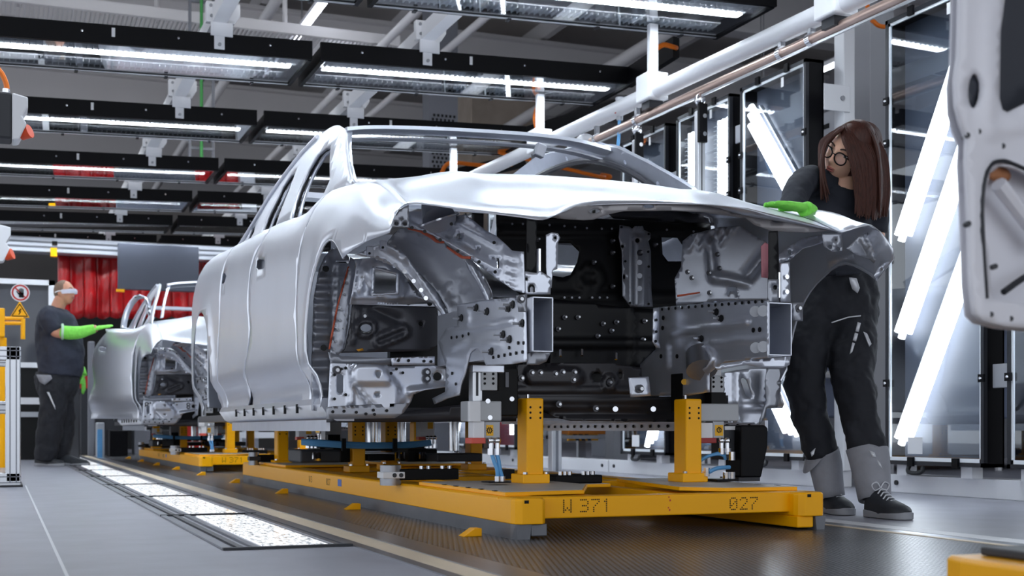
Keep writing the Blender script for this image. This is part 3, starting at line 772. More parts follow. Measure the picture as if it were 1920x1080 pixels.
mb = MB(); mb.box((c.x-.012, Y-.014, c.z-.045), (c.x+.03, Y-.011, c.z))
for k in range(4): mb.box((c.x-.012+.011*k, Y-.014, c.z), (c.x-.004+.011*k, Y-.011, c.z+.035+.006*(1.5-abs(k-1.5))))
mb.bar((c.x-.008, Y-.0125, c.z-.02), (c.x-.032, Y-.0125, c.z+.012), .003, .009)
mb.build('hand', 'black', t)
MB().box((c.x-.012, Y, on(0, 605, Y).z), (c.x+.012, Y+.015, c.z)).build('stem', 'dark_grey', t)
c = on(37, 584, Y); h = .155; w = .17
t = thing('triangle_sign', 'yellow triangular warning sign under the round sign', 'sign', c)
MB().prism([(c.x-w/2, Y-.006, c.z-h*.36), (c.x+w/2, Y-.006, c.z-h*.36), (c.x, Y-.006, c.z+h*.62)], (0, .01, 0)).build('plate', 'yellow', t, bevel=.003)
for p_, q_ in (((-.40, -.28), (.40, -.28)), ((.40, -.28), (0, .44)), ((0, .44), (-.40, -.28))):
    MB().bar((c.x+p_[0]*w, Y-.008, c.z+p_[1]*h), (c.x+q_[0]*w, Y-.008, c.z+q_[1]*h), .003, .007).build('border', 'black', t)
mb = MB(); mb.bar((c.x+.012, Y-.008, c.z+.025), (c.x-.008, Y-.008, c.z), .003, .01); mb.bar((c.x-.008, Y-.008, c.z), (c.x+.008, Y-.008, c.z), .003, .008); mb.bar((c.x+.008, Y-.008, c.z), (c.x-.008, Y-.008, c.z-.03), .003, .008)
mb.build('bolt_symbol', 'black', t)
# ------------------------------------------------------------------ hanging control units at the left edge
def pendant(px, py, d, lb, s=1.0):
    lx = (px-960)/F; c = Vector((d*(SA+CA*lx), d*(CA-SA*lx), CZ+(HZ-py)/F*d))
    t = thing('control_pendant', lb, 'control unit', c-Vector((0, 0, .1)))
    k = d/2400*s                                   # metres per photo pixel at that distance
    def B(x0, y0, x1, y1, n, m_, dep=.05, **kw): return MB().box((c.x+x0*k, c.y-dep, c.z-y1*k), (c.x+x1*k, c.y+dep, c.z-y0*k)).build(n, m_, t, **kw)
    B(-45, -42, 0, 44, 'housing', 'dark_grey', .06, bevel=.008)
    MB().prism([(c.x, c.y-.06, c.z+42*k), (c.x+28*k, c.y-.06, c.z+36*k), (c.x+28*k, c.y-.06, c.z+18*k), (c.x+18*k, c.y-.06, c.z), (c.x+26*k, c.y-.06, c.z-14*k), (c.x+12*k, c.y-.06, c.z-44*k), (c.x, c.y-.06, c.z-46*k)], (0, .12, 0)).build('side_shell', 'white_paint', t, bevel=.006)
    MB().cyl((c.x+16*k, c.y-.01, c.z-30*k), (c.x+32*k, c.y-.03, c.z-24*k), 11*k, 13*k, 12).build('stop_button', 'orange', t, smooth=True).data.materials[0] = M['lamp_orange']
    MB().tube(cr([(c.x-10*k, c.y, c.z+42*k), (c.x-9*k, c.y, c.z+60*k), (c.x-16*k, c.y, c.z+80*k), (c.x-26*k, c.y, c.z+96*k), (c.x-26*k, c.y, c.z+130*k), (c.x-26*k, c.y, 2.9)], False, 6), 5*k, 8).build('cable', 'orange', t, smooth=True)
    MB().cyl((c.x-10*k, c.y, c.z+40*k), (c.x-9*k, c.y, c.z+54*k), 7*k, n=10).build('gland', 'chrome', t)
pendant(22, 222, 5.0, 'grey and white control unit with a red knob hanging on an orange cable')
pendant(-4, 456, 9.0, 'smaller hanging control unit with a red knob, above the fence', .8)
# ================================================================== CAR BODY SHELL
XC = 2.10
mat('body_alu', (216, 219, 228), .3, .72, noise=.03, nscale=3)
mat('sheet_light', (205, 209, 220), .3, .7, noise=.06, nscale=9)
mat('sheet_mid', (158, 161, 170), .34, .6, noise=.08, nscale=9)
mat('sheet_dark', (66, 66, 72), .32, .3, noise=.1, nscale=12)
mat('ecoat', (9, 9, 13), .45, noise=.15, nscale=10, spec=.3)
mat('sealer', (190, 88, 60), .6)
T_us = [(3.8, .965), (4.6, .972), (5.3, .965), (7.7, .975), (8.5, .94), (8.95, .86)]
T_ue = [(3.8, .86), (4.03, .857), (4.5, .835), (5.12, .80), (5.4, .835), (6, .865), (7.6, .87), (8.5, .82), (8.95, .74)]
T_ze = [(3.8, 1.04), (4.03, 1.094), (4.2, 1.165), (4.4, 1.23), (4.7, 1.285), (5.12, 1.33), (5.4, 1.29), (6, 1.32), (7.3, 1.375), (8.2, 1.42), (8.95, 1.40)]
T_zs = [(3.8, .945), (4.5, .98), (5.2, 1.02), (6, 1.05), (8.95, 1.08)]
T_low = [(.36, -.06), (.44, -.05), (.50, -.06), (.56, -.045), (.615, -.006), (.66, 0), (.85, .003), (1.2, 0)]
QL = .30
def SS(Y, q, side=-1, off=0):
    """body side: q = height up to the widest line, then an angle over the shoulder"""
    us, ue, ze, zs = sinterp(T_us, Y), sinterp(T_ue, Y), sinterp(T_ze, Y), sinterp(T_zs, Y)
    if q <= zs:
        u = us+interp(T_low, q)*min(1, max(0, (zs-q)/.2)); z = q
    else:
        t = (q-zs)/QL*math.pi/2
        u = ue+(us-ue)*max(0, math.cos(t))**.9; z = zs+(ze-zs)*math.sin(t)+off*math.sin(t)
        if side > 0: z += .085*math.sin(min(math.pi, 2*t*.98))**1.3*interp([(3.84, .35), (3.95, .85), (4.1, 1), (4.4, .8), (5.0, 0)], Y)
    for yc, zc in (((4.60, .65),) if side < 0 else ((4.2, .62),))+((7.78, .66),):
        r = math.hypot(Y-yc, z-zc)
        if .36 < r < .50 and q < zs+.12: u += .016*(.5+.5*math.cos((r-.38)/.12*math.pi)) if r > .38 else .016
    return Vector((XC+side*(u+off), Y, z))
def prj(p):
    r = p.x*CA-p.y*SA; d = p.x*SA+p.y*CA
    return 960+F*r/d, HZ-F*(p.z-CZ)/d
def side_px(px, py, g=None):
    """(Y, q) on the left body side that the given photo pixel shows"""
    p = pX(px, py, XC-.955); Y, q = p.y, p.z
    for it in range(25):
        x0, y0 = prj(SS(Y, q)); ex, ey = px-x0, py-y0
        if abs(ex)+abs(ey) < .2: break
        e = .004
        xa, ya = prj(SS(Y+e, q)); xb, yb = prj(SS(Y, q+e))
        a, b, c, d = (xa-x0)/e, (xb-x0)/e, (ya-y0)/e, (yb-y0)/e
        D = a*d-b*c
        if abs(D) < 1e-3: D = 1e-3
        dY, dq = (ex*d-b*ey)/D, (a*ey-c*ex)/D
        s = min(1, .12/max(abs(dY), abs(dq), 1e-6)); Y += dY*s; q += dq*s
        q = min(q, sinterp(T_zs, Y)+QL)
    return Vector((Y, q))
def SP(pts): return [side_px(*p) for p in pts]
def top(Y): return Vector((Y, sinterp(T_zs, Y)+QL))
CAR = thing('car', 'bare silver car body shell on the yellow skid, checked by the woman', 'car body', (XC, 6.2, .36))
def skin(name, outline, holes=(), side=-1, m='body_alu', res=.045, off=0, thick=.003):
    return sheet(name, outline, list(holes), lambda p: SS(p.x, p.y, side, off), res, m, CAR, thick)
# --- left outer panels, traced
arch = [Vector((4.60+.375*math.cos(R(a)), .65+.375*math.sin(R(a)))) for a in range(127, -34, -7)]
seam = [Vector((y, z)) for y, z in ((5.19, .44), (5.20, .62), (5.22, .85), (5.19, 1.02), (5.10, 1.14), (5.02, 1.24))]
fender = [top(5.08), top(4.8), top(4.5), top(4.25), top(4.03)]
fender += [Vector((3.965, 1.19)), Vector((3.905, 1.10)), Vector((3.87, 1.03)), Vector((3.875, .985))]
fender += [Vector((4.08, .98)), Vector((4.27, .97))]+arch+[Vector((arch[-1].x, .44))]+seam
f0 = skin('front_fender', fender, res=.035)
mh = SP([(572, 428), (580, 414), (583, 413), (576, 424)])
door1 = [Vector((p.x+.008, p.y)) for p in reversed(seam)]
r1 = SP([(505, 435), (492, 455), (472, 505), (467, 562), (470, 625), (462, 678), (471, 730)])
r1 = cr(r1, False, 3)
b1 = [top(y) for y in (5.10, 5.3, 5.6, 5.9, 6.2)]
door1 = [Vector((p.x+.010, p.y)) for p in seam][::-1]   # front edge, downwards
door1 = b1[::-1]+door1+[Vector((5.2, .44)), Vector((5.6, .455)), Vector((r1[-1].x, .46))]+r1[::-1]
hd1 = SP([(482, 489), (486, 486), (496, 487), (498, 490), (497, 500), (494, 504), (484, 506), (481, 502)])
skin('front_door', door1, [hd1, mh])
r2 = [Vector((7.05, 1.32)), Vector((7.10, 1.15)), Vector((7.12, .95)), Vector((7.16, .78)), Vector((7.22, .62)), Vector((7.20, .46))]
hd2 = SP([(404, 516), (409, 511), (422, 512), (425, 517), (422, 528), (418, 533), (408, 534), (403, 529)])
door2 = [top(y) for y in (6.95, 6.7, 6.4, 6.25)]+[Vector((p.x+.012, p.y)) for p in r1]+[Vector((6.6, .46))]+r2[::-1]
skin('rear_door', door2, [hd2])
ra = [Vector((7.78+.39*math.cos(R(a)), .66+.39*math.sin(R(a)))) for a in range(200, -21, -10)]
quarter = [top(y) for y in (8.9, 8.6, 8.3, 8.0, 7.6, 7.2, 7.0)]+[Vector((p.x+.010, p.y)) for p in r2]+[Vector((7.36, .46))]+ra+[Vector((8.3, .46)), Vector((8.85, .55)), Vector((8.95, .9))]
skin('rear_quarter', quarter)
for h, nm in ((hd1, 'handle_recess'), (hd2, 'handle_recess'), (mh, 'mirror_hole')):
    cx = sum(p.x for p in h)/len(h); cy = sum(p.y for p in h)/len(h)
    big = [Vector((cx+(p.x-cx)*1.7, cy+(p.y-cy)*1.5)) for p in h]
    skin(nm, big, off=-.03, m='sheet_light', res=.02, thick=.002)
for sd in (-1, 1): skin('door_inner', [Vector(p) for p in ((5.12, .47), (7.16, .47), (7.12, 1.28), (5.12, 1.26))], side=sd, off=-.022, m='sheet_light', res=.08)
# --- right side: fender traced on its own, the hidden rest mirrored
ar = [Vector((4.2+.37*math.cos(R(a)), .62+.37*math.sin(R(a)))) for a in range(126, -31, -8)]
fr = [top(5.08), top(4.8), top(4.5), top(4.25), top(4.03), Vector((3.965, 1.19)), Vector((3.905, 1.10)), Vector((3.86, 1.03)), Vector((3.865, .985))]+ar+[Vector((4.55, .44))]+[Vector((p.x-.02, p.y)) for p in seam]
skin('front_fender', fr, side=1, res=.035)
skin('front_door', door1, [], side=1); skin('rear_door', door2, [], side=1); skin('rear_quarter', quarter, [], side=1)
MB().tube([SS(p.x, p.y, 1, -.004) for p in ar if p.y > .55], .006, 6).build('arch_lip', 'body_alu', CAR, smooth=True)
MB().tube([SS(p.x, p.y, -1, -.002) for p in arch], .004, 6).build('arch_lip', 'body_alu', CAR, smooth=True)
# --- sill rail with slots (left) and its mirror
def sill(side, m):
    mb = MB(); rings = []
    for Y in (4.93, 5.0, 5.6, 6.3, 7.0, 7.33, 7.42):
        k = .05 if Y < 4.95 or Y > 7.4 else 0
        base = [(.925, .475), (.935, .45), (.905, .405), (.87, .385), (.80, .385), (.80, .47)]
        rings.append([Vector((XC+side*u, Y, z)) for u, z in base])
    mb.loft(rings); return mb.build('sill', m, CAR, smooth=True)
sl = sill(-1, 'sheet_light'); sill(1, 'sheet_light')
for k in range(7):
    Y = 5.35+.25*k
    MB().box((XC-.94, Y, .42), (XC-.93, Y+.012, .458)).build('slot', 'ecoat', sl)
MB().box((XC-.90, 4.98, .345), (XC-.885, 7.2, .39)).build('sill_flange', 'sheet_light', CAR)
MB().box((XC+.885, 4.6, .345), (XC+.90, 7.2, .39)).build('sill_flange', 'sheet_light', CAR)
for k in range(26):
    Y = 4.72+.09*k
    MB().cyl((XC+.884, Y, .368), (XC+.879, Y, .368), .008, n=6).build('flange_hole', 'ecoat', CAR)
# --- bonnet
T_zc = [(4.0, 1.13), (4.06, 1.15), (4.2, 1.225), (4.4, 1.30), (4.6, 1.345), (4.9, 1.385), (5.3, 1.40)]
def H(u, Y):
    zc, ze, ue = sinterp(T_zc, Y), sinterp(T_ze, Y), sinterp(T_ue, Y)
    a = min(1.05, abs(u)/ue)
    z = zc-(zc-ze)*a**2.3
    z += .012*math.exp(-((a-.62)/.09)**2)*min(1, max(0, (Y-4.05)/.3))        # power crease
    return z
front = [(765, 382, 4.03), (782, 380, 4.0), (815, 380, 3.97), (860, 385, 3.94), (920, 393, 3.91), (975, 401, 3.885), (1018, 407, 3.87), (1050, 398, 3.95), (1080, 387, 4.01), (1110, 384, 4.045), (1145, 382, 4.055),
         (1200, 381, 4.06), (1260, 381, 4.05), (1317, 382, 4.03), (1360, 385, 3.99), (1400, 390, 3.95), (1440, 400, 3.93), (1490, 411, 3.945), (1540, 423, 3.97), (1565, 431, 4.0), (1580, 437, 4.03)]
fp = [pY(*f) for f in cr([Vector(f) for f in front], False, 3)]
mb = MB(); NR = 18; vs = []
for p in fp:
    u0 = p.x-XC; dz = p.z-H(u0, max(p.y, 4.0))
    for j in range(NR+1):
        s = j/NR; Y = p.y+(5.30-.10*(abs(u0)/.857)**2-p.y)*s**1.15
        uu = u0*(1+(sinterp(T_ue, Y)/sinterp(T_ue, max(p.y, 4.03))-1)) if abs(u0) > .01 else u0
        vs.append(Vector((XC+uu, Y, H(uu, Y)+dz*(1-s)**6)))
mb.add(vs, [(i*(NR+1)+j, (i+1)*(NR+1)+j, (i+1)*(NR+1)+j+1, i*(NR+1)+j+1) for i in range(len(fp)-1) for j in range(NR)])
hood = mb.build('bonnet', 'body_alu', CAR); hood.data.polygons.foreach_set('use_smooth', [True]*len(hood.data.polygons))
s_ = hood.modifiers.new('thickness', 'SOLIDIFY'); s_.thickness = .004
# --- traced plates: outline in photo pixels on a plane of known depth
def lin_Y(y0, kx=0, ky=0, px0=0, py0=0): return lambda x, y: y0+kx*(x-px0)+ky*(y-py0)
def plate(name, poly, dep, m, holes=(), res=9, thick=.004, n=0, relief=None, parent=CAR, plane='Y', smooth=True):
    if n: poly = [(p.x, p.y) for p in cr([Vector(p) for p in poly], True, n)]
    fd = dep if callable(dep) else (lambda x, y: dep)
    def fn(p):
        d = fd(p.x, p.y)-(relief(p.x, p.y) if relief else 0)
        return (pY if plane == 'Y' else pX)(p.x, p.y, d)
    return sheet(name, poly, list(holes), fn, res, m, parent, thick, smooth)
def gauss(d, w): return math.exp(-(d/w)**2)
def seg(px, py, a, b):
    v = (b[0]-a[0], b[1]-a[1]); L2 = v[0]**2+v[1]**2
    t = max(0, min(1, ((px-a[0])*v[0]+(py-a[1])*v[1])/L2))
    return math.hypot(px-a[0]-t*v[0], py-a[1]-t*v[1])
def stud(px, py, d, plane='Y', ln=.022, r=.006, par=CAR, ring='ecoat'):
    p = (pY if plane == 'Y' else pX)(px, py, d); dv = Vector((0, -1, 0)) if plane == 'Y' else Vector((-1, 0, 0))
    o = MB().cyl(p-dv*.002, p+dv*ln, r*.75, n=8).build('stud', 'alu', par, smooth=True)
    MB().cyl(p-dv*.002, p+dv*.003, r*1.7, n=10).build('stud_washer', 'sheet_dark', o); return o
def dots(pts, d, r, m='ecoat', plane='Y', par=CAR, nm='rivet_hole_dot'):  # ecoat discs paint the dark of small holes, metal ones are rivets
    for px, py in pts:
        p = (pY if plane == 'Y' else pX)(px, py, d); dv = Vector((0, -1, 0)) if plane == 'Y' else Vector((-1, 0, 0))
        MB().cyl(p, p+dv*.0035, r, n=8).build(nm, m, par)
# bonnet front flange with oval holes
flo = [(1022, 406), (1052, 397), (1082, 386), (1145, 381), (1240, 381), (1317, 382), (1400, 390), (1440, 400), (1500, 414), (1560, 430), (1557, 433), (1512, 436), (1447, 433), (1415, 422), (1398, 409), (1345, 402), (1320, 398), (1257, 395), (1170, 396), (1140, 402), (1112, 412), (1095, 413), (1060, 411)]
plate('bonnet_flange', flo, lambda x, y: 4.075-.10*gauss(x-1040, 60)-.09*gauss(x-1500, 90), mat('flange_warm', (150, 147, 149), .35, .3),
      [circ(1115, 396, 11, 14, 4, R(-6)), circ(1216, 387, 10.5, 14, 3.6), circ(1380, 397, 10, 14, 3.4, R(4)), circ(1457, 414, 10, 14, 4, R(6))], 8, .004)
plate('cowl_tray', [(1140, 400), (1180, 394), (1330, 396), (1352, 424), (1300, 422), (1150, 410)], lin_Y(5.05), 'sheet_dark', res=14)
# --- left wheel house
tw = [(735, 442), (752, 427), (780, 432), (805, 442), (830, 453), (843, 462), (868, 480), (883, 486), (897, 500), (912, 523), (922, 545), (926, 570), (932, 598), (860, 628), (848, 610), (838, 578), (822, 550), (798, 528), (778, 507), (755, 477), (725, 457)]
plate('strut_tower', tw, lambda x, y: 4.80-.0009*(x-740)+.05*gauss(seg(x, y, (760, 450), (880, 580)), 45), 'sheet_mid', relief=lambda x, y: .012*gauss(seg(x, y, (845, 545), (850, 570))-8, 3)+.01*gauss(seg(x, y, (865, 520), (868, 535))-6, 3), res=7)
sg = [(767, 397), (800, 396), (838, 409), (872, 402), (892, 417), (910, 432), (930, 442), (945, 455), (960, 470), (982, 472), (985, 550), (965, 545), (935, 525), (892, 492), (860, 472), (825, 447), (792, 432), (767, 426)]
plate('upper_rail', sg, lambda x, y: 4.55-.0026*(x-767), 'sheet_light', [circ(861, 443, 5.5), circ(897, 466, 2.8), circ(925, 484, 3, 10, 2), [(931, 484), (936, 484), (936, 504), (931, 502)]],
      relief=lambda x, y: .022*gauss(seg(x, y, (770, 415), (930, 503)), 7)+.012*gauss(seg(x, y, (845, 412), (935, 460)), 5)+.012*sum(gauss(seg(x, y, (952, yy), (964, yy+6)), 5) for yy in (478, 497, 516, 535)), res=6)
dots([(772, 427), (796, 434), (825, 450), (858, 471), (898, 491), (928, 510), (978, 492), (978, 505), (978, 522), (978, 538), (926, 455), (846, 420)], 4.05, .006)
plate('sealer_bead', [(765, 427), (790, 432), (812, 442), (820, 450), (832, 452), (833, 456), (818, 455), (806, 446), (788, 436), (765, 430)], lin_Y(4.5, -.0026, 0, 767), 'sealer', res=6)
plate('sealer_bead', [(838, 461), (852, 470), (868, 480), (882, 481), (882, 486), (866, 485), (850, 474), (838, 465)], lin_Y(4.33, -.0026, 0, 838), 'sealer', res=6)
plate('inner_arch_rib', [(868, 482), (880, 486), (905, 515), (920, 545), (933, 597), (922, 599), (910, 562), (895, 531), (878, 504)], lambda x, y: 4.55, 'sheet_light', relief=lambda x, y: .02*gauss(min(seg(x, y, (880, 495), (908, 545)), seg(x, y, (908, 545), (927, 597))), 4), res=5)
fl_ = [(665, 478), (690, 467), (722, 455), (740, 464), (760, 477), (782, 507), (800, 527), (825, 552), (837, 577), (848, 611), (838, 613), (825, 585), (810, 567), (795, 562), (785, 545), (765, 520), (740, 500), (700, 483)]
plate('wheelhouse_flange', fl_, lambda x, y: 4.74+.0002*(x-665), 'sheet_light', relief=lambda x, y: .02*gauss(seg(x, y, (722, 458), (760, 480)), 7)+.02*gauss(seg(x, y, (760, 480), (846, 608)), 5), res=6)
dots([(707, 484), (721, 490), (740, 497), (758, 509), (775, 527), (789, 544), (798, 559)], 4.72, .009, 'chrome', nm='weld_bolt')
for px, py in ((693, 472), (718, 461)):
    a = pY(px-5, py+9, 4.66); b = pY(px+5, py-9, 4.68); MB().box((a.x, 4.66, a.z), (b.x, 4.672, b.z)).build('clip_tab', 'sheet_light', CAR, bevel=.003)
    MB().cyl(pY(px, py+3, 4.66), pY(px, py+3, 4.655), .005, n=8).build('tab_hole', 'ecoat', CAR)  # dark disc painted for the dark inside the hole
hp = [(664, 486), (700, 483), (735, 496), (750, 505), (767, 530), (785, 556), (814, 568), (767, 571), (655, 571), (660, 550), (668, 500)]
plate('wheelhouse_panel', hp, lambda x, y: 4.88+.0004*(x-660), 'sheet_light', [[(703, 505), (708, 503), (742, 514), (744, 518), (743, 546), (740, 549), (703, 551), (699, 548)]],
      relief=lambda x, y: .022*gauss(seg(x, y, (681, 500), (675, 545)), 3)+.02*gauss(max(0, seg(x, y, (712, 514), (735, 540))-22), 5)+.02*gauss(seg(x, y, (670, 490), (658, 568)), 3)-.03*gauss(y-568, 5), res=5)
sheet('opening_frame', [(698, 500), (749, 511), (748, 552), (696, 555)], [[(703, 505), (743, 515), (742, 548), (700, 550)]], lambda p: pY(p.x, p.y, 4.875), 5, 'sheet_light', CAR, .012)
dp = [(660, 571), (820, 575), (823, 622), (832, 640), (805, 658), (632, 662), (646, 654), (655, 612)]
hub = (686, 615)
plate('lower_wheelhouse', dp, lin_Y(4.95), 'sheet_dark', [circ(686, 615, 11, 16, 8), circ(789, 607, 4.5)],
      relief=lambda x, y: .03*gauss(math.hypot(x-686, (y-615)*1.2)-16, 4)+.02*gauss(seg(x, y, (712, 640), (755, 622))-9, 3)-.02*gauss(seg(x, y, (700, 580), (745, 600)), 9)+.016*gauss(seg(x, y, (662, 640), (672, 580)), 4), res=5)
stud(683, 593, 4.95, ln=.012, r=.009)
plate('sealer_bead', [(668, 655), (680, 653), (682, 657), (672, 659)], 4.92, mat('wax_yellow', (205, 140, 20), .5))
pf = [(657, 482), (668, 490), (668, 502), (660, 550), (655, 572), (652, 615), (645, 655), (630, 670), (618, 672), (622, 640), (632, 575), (642, 535), (651, 500)]
plate('pillar_flange', pf, lambda x, y: 4.93, 'sheet_mid', relief=lambda x, y: .01*gauss(seg(x, y, (660, 500), (640, 640)), 3), res=6)
dots([(655, 505), (650, 530), (646, 552), (640, 580), (637, 600), (634, 618), (630, 640), (627, 655), (648, 590), (645, 615)], 4.915, .0055, 'steel')
plate('sealer_bead', [(652, 500), (655, 500), (634, 575), (622, 640), (619, 655), (616, 655), (620, 630), (631, 575)], 4.918, 'sealer')
dc = [(584, 770), (584, 690), (588, 560), (598, 505), (608, 482), (622, 466), (642, 466), (655, 484), (645, 530), (632, 580), (621, 650), (617, 700), (620, 770)]
plate('hinge_pillar', dc, lambda x, y: 5.06, 'sheet_mid', relief=lambda x, y: .03*sum(gauss(y-yy, 6) for yy in (497, 522, 547, 572, 600, 627, 655, 690, 730))*(1 if x < 622 else .2)-.02*gauss(x-622, 3), res=6)
for x, y in ((611, 504), (607, 652)): MB().cyl(pY(x, y, 5.03), pY(x, y, 5.01), .013, n=10).build('grommet', 'ecoat', CAR)
MB().cyl(pY(632, 491, 5.0), pY(652, 491, 4.9), .006, n=8).build('pin', 'chrome', CAR)
# headlamp bracket tucked below the bonnet corner
plate('lamp_bracket', [(735, 426), (734, 410), (745, 395), (766, 384), (767, 427)], 4.02, 'sheet_mid', [circ(753, 411, 2.5), circ(743, 419, 4), circ(759, 419, 4.5)], res=6)
mb = MB(); a, b = pY(806, 388, 4.3), pY(828, 412, 4.3)
MB().cyl(pY(815, 386, 4.35), pY(824, 412, 4.3), .05, .062, 14).build('shock_mount', 'sheet_mid', CAR, smooth=True)
MB().cyl(pY(824, 411, 4.3), pY(825, 414, 4.3), .075, n=18).build('mount_ring', 'chrome', CAR, smooth=True)
# --- sill end / jacking panel
se = [(619, 680), (660, 682), (705, 684), (750, 687), (810, 684), (837, 690), (838, 725), (797, 731), (776, 739), (770, 755), (755, 772), (720, 775), (615, 776), (615, 758), (617, 720)]
plate('sill_end_panel', se, lin_Y(4.80), 'sheet_light', [circ(709, 701, 5), circ(707, 740, 5, 12, 3), circ(820, 706, 8), [(p.x, p.y) for p in rrect(631.5, 701, 643.5, 738, 5.9, 4)]],
      relief=lambda x, y: .03*gauss(max(0, seg(x, y, (690, 705), (725, 745))-26), 6)*(1 if x < 745 else .4)+.014*gauss(max(abs(x-697)-30, abs(y-702)-16, 0), 3)+.03*gauss(seg(x, y, (770, 735), (837, 727)), 6)+.02*gauss(seg(x, y, (660, 690), (658, 758)), 4), res=5)
for p in ((632, 694), (800, 698), (800, 710)): stud(p[0], p[1], 4.79, ln=.012, r=.010)
dots([(627, 703), (640, 692), (648, 690), (627, 748), (648, 740), (733, 700), (755, 699), (728, 741), (736, 752), (743, 692)], 4.785, .006)
plate('upper_seam', [(733, 671), (815, 668), (815, 684), (735, 685)], 4.78, 'sheet_light', res=8); dots([(747, 676), (766, 676), (795, 677), (808, 678)], 4.775, .006)
plate('seam_flange', [(615, 660), (640, 668), (735, 672), (735, 684), (650, 682), (620, 680)], 4.83, 'sheet_mid', relief=lambda x, y: .012*gauss(y-673, 3), res=7)
plate('lower_flange', [(612, 763), (770, 755), (757, 774), (740, 784), (612, 786)], 4.77, 'sheet_mid', res=8); dots([(624, 772), (645, 771), (668, 773), (686, 776), (702, 777), (725, 770), (700, 769)], 4.765, .006)
# --- front rails: outer face of the left one, inner face of the right one
XL, XR = 1.60, 2.50
rl = [(858, 571), (912, 562), (965, 558), (986, 582), (988, 678), (960, 683), (912, 686), (905, 665), (893, 654), (882, 662), (873, 700), (865, 722), (862, 741), (840, 747), (815, 758), (811, 747), (835, 735), (838, 690), (822, 641), (838, 615), (858, 611)]
plate('front_rail', rl, XL, 'sheet_light', plane='X', relief=lambda x, y: .012*gauss(seg(x, y, (845, 622), (960, 602)), 4)+.010*gauss(seg(x, y, (848, 650), (872, 640)), 4)+.008*gauss(seg(x, y, (890, 640), (940, 648)), 3)+.010*gauss(seg(x, y, (878, 585), (878, 610)), 3), res=6)
for p in ((890, 578), (910, 585), (950, 579), (958, 572), (862, 597), (976, 607), (940, 628), (952, 637), (918, 660)): stud(p[0], p[1], XL-.002, 'X', .03, .006); dots([(p[0]+4, p[1]-1)], XL-.003, .014, 'ecoat', 'X', nm='stud_ring')
dots([(847, 633), (857, 632), (868, 630), (879, 626), (925, 670), (935, 668), (946, 666), (957, 664), (968, 662), (980, 660), (982, 643), (972, 643), (955, 652), (848, 700), (855, 720)], XL-.003, .006, 'ecoat', 'X')
MB().box((XL+.003, 4.16, .60), (XL+.11, 4.8, .80)).build('rail_core', 'sheet_light', CAR)
for s_, x0, x1, nm in ((-1, XL-.005, XL+.12, 'rail_end_box'), (1, XR+.005, XR+.13, 'rail_end_box')):
    a = pY(987, 556, 3.85) if s_ < 0 else pY(1440, 567, 3.85); b = pY(1036, 660, 3.85) if s_ < 0 else pY(1483, 667, 3.85)
    a.x += .02 if s_ < 0 else 0
    bo = MB().box((a.x, 4.13, b.z), (b.x, 4.15, a.z)).build(nm, 'sheet_light', CAR)
    for q in (((a.x, a.z-.003), (b.x, a.z)), ((a.x, b.z), (b.x, b.z+.003)), ((b.x-.004, b.z), (b.x, a.z)), ((a.x, b.z), (a.x+.003, a.z))):
        MB().box((q[0][0], 3.845, q[0][1]), (q[1][0], 4.12, q[1][1])).build('box_wall', 'sheet_light', bo)
    for zz in (.74, .65):
        for xx in (.45, .8): MB().cyl((a.x+(b.x-a.x)*xx, 4.132, zz), (a.x+(b.x-a.x)*xx, 4.118, zz), .006, n=8).build('bolt', 'steel', bo)
plate('tow_bracket', [(968, 554), (988, 551), (988, 585), (972, 585)], 3.83, 'sheet_mid'); stud(977, 561, 3.825, ln=.01, r=.008)
plate('lower_lip', [(988, 661), (1034, 658), (1024, 678), (1010, 684), (988, 684)], 3.9, 'sheet_mid')
# radiator frame uprights
plate('radiator_upright', [(987, 411), (1006, 411), (1006, 512), (988, 510)], 3.88, 'ecoat', res=10)
plate('upright_foot', [(985, 509), (1006, 512), (1012, 508), (1032, 520), (1032, 552), (986, 552)], 3.875, 'sheet_light', [circ(987, 523, 3), [(990, 548), (990, 538), (993, 533), (1000, 533), (1003, 538), (1003, 548), (1000, 548), (1000, 540), (997, 537), (994, 540), (994, 548)]], res=6)
plate('side_bracket', [(1024, 440), (1034, 436), (1046, 438), (1050, 446), (1046, 454), (1045, 505), (1036, 508), (1034, 540), (1027, 540), (1024, 500)], 3.9, 'sheet_light', [circ(1041, 446, 3)], res=6)
MB().box((pY(1010, 0, 3.9).x, 3.9, .82), (pY(1014, 0, 3.9).x, 3.93, .95)).build('upright_rod', 'chrome', CAR)
# --- fire wall
fwl = [(930, 400), (1160, 412), (1330, 420), (1345, 560), (1300, 572), (1235, 600), (1235, 700), (980, 700), (985, 560), (935, 520)]
hl = [(1045, 456), (1070, 456), (1086, 472), (1082, 492), (1070, 515), (1055, 520), (1036, 517), (1037, 485)]
hr = [(1240, 445), (1270, 446), (1280, 460), (1279, 490), (1252, 490), (1242, 477)]
plate('fire_wall', fwl, 5.02, 'ecoat', [hl, hr], relief=lambda x, y: .03*gauss(y-432, 4)-.03*gauss(y-425, 4)+.02*gauss(math.hypot(x-1105, y-522)-20, 3)+.02*gauss(y-555, 4), res=9)
for p in ((1113, 492), (1148, 452), (1148, 474), (1148, 537), (1228, 459), (1008, 449)): stud(p[0], p[1], 5.0)
dots([(960, 420), (980, 420), (1030, 422), (1058, 424), (1078, 426), (1100, 428), (1128, 429), (1147, 429), (1250, 431), (1300, 434), (1058, 558), (1072, 558), (1086, 558), (1110, 558), (1124, 558), (1138, 558)], 4.99, .005, 'sheet_mid')
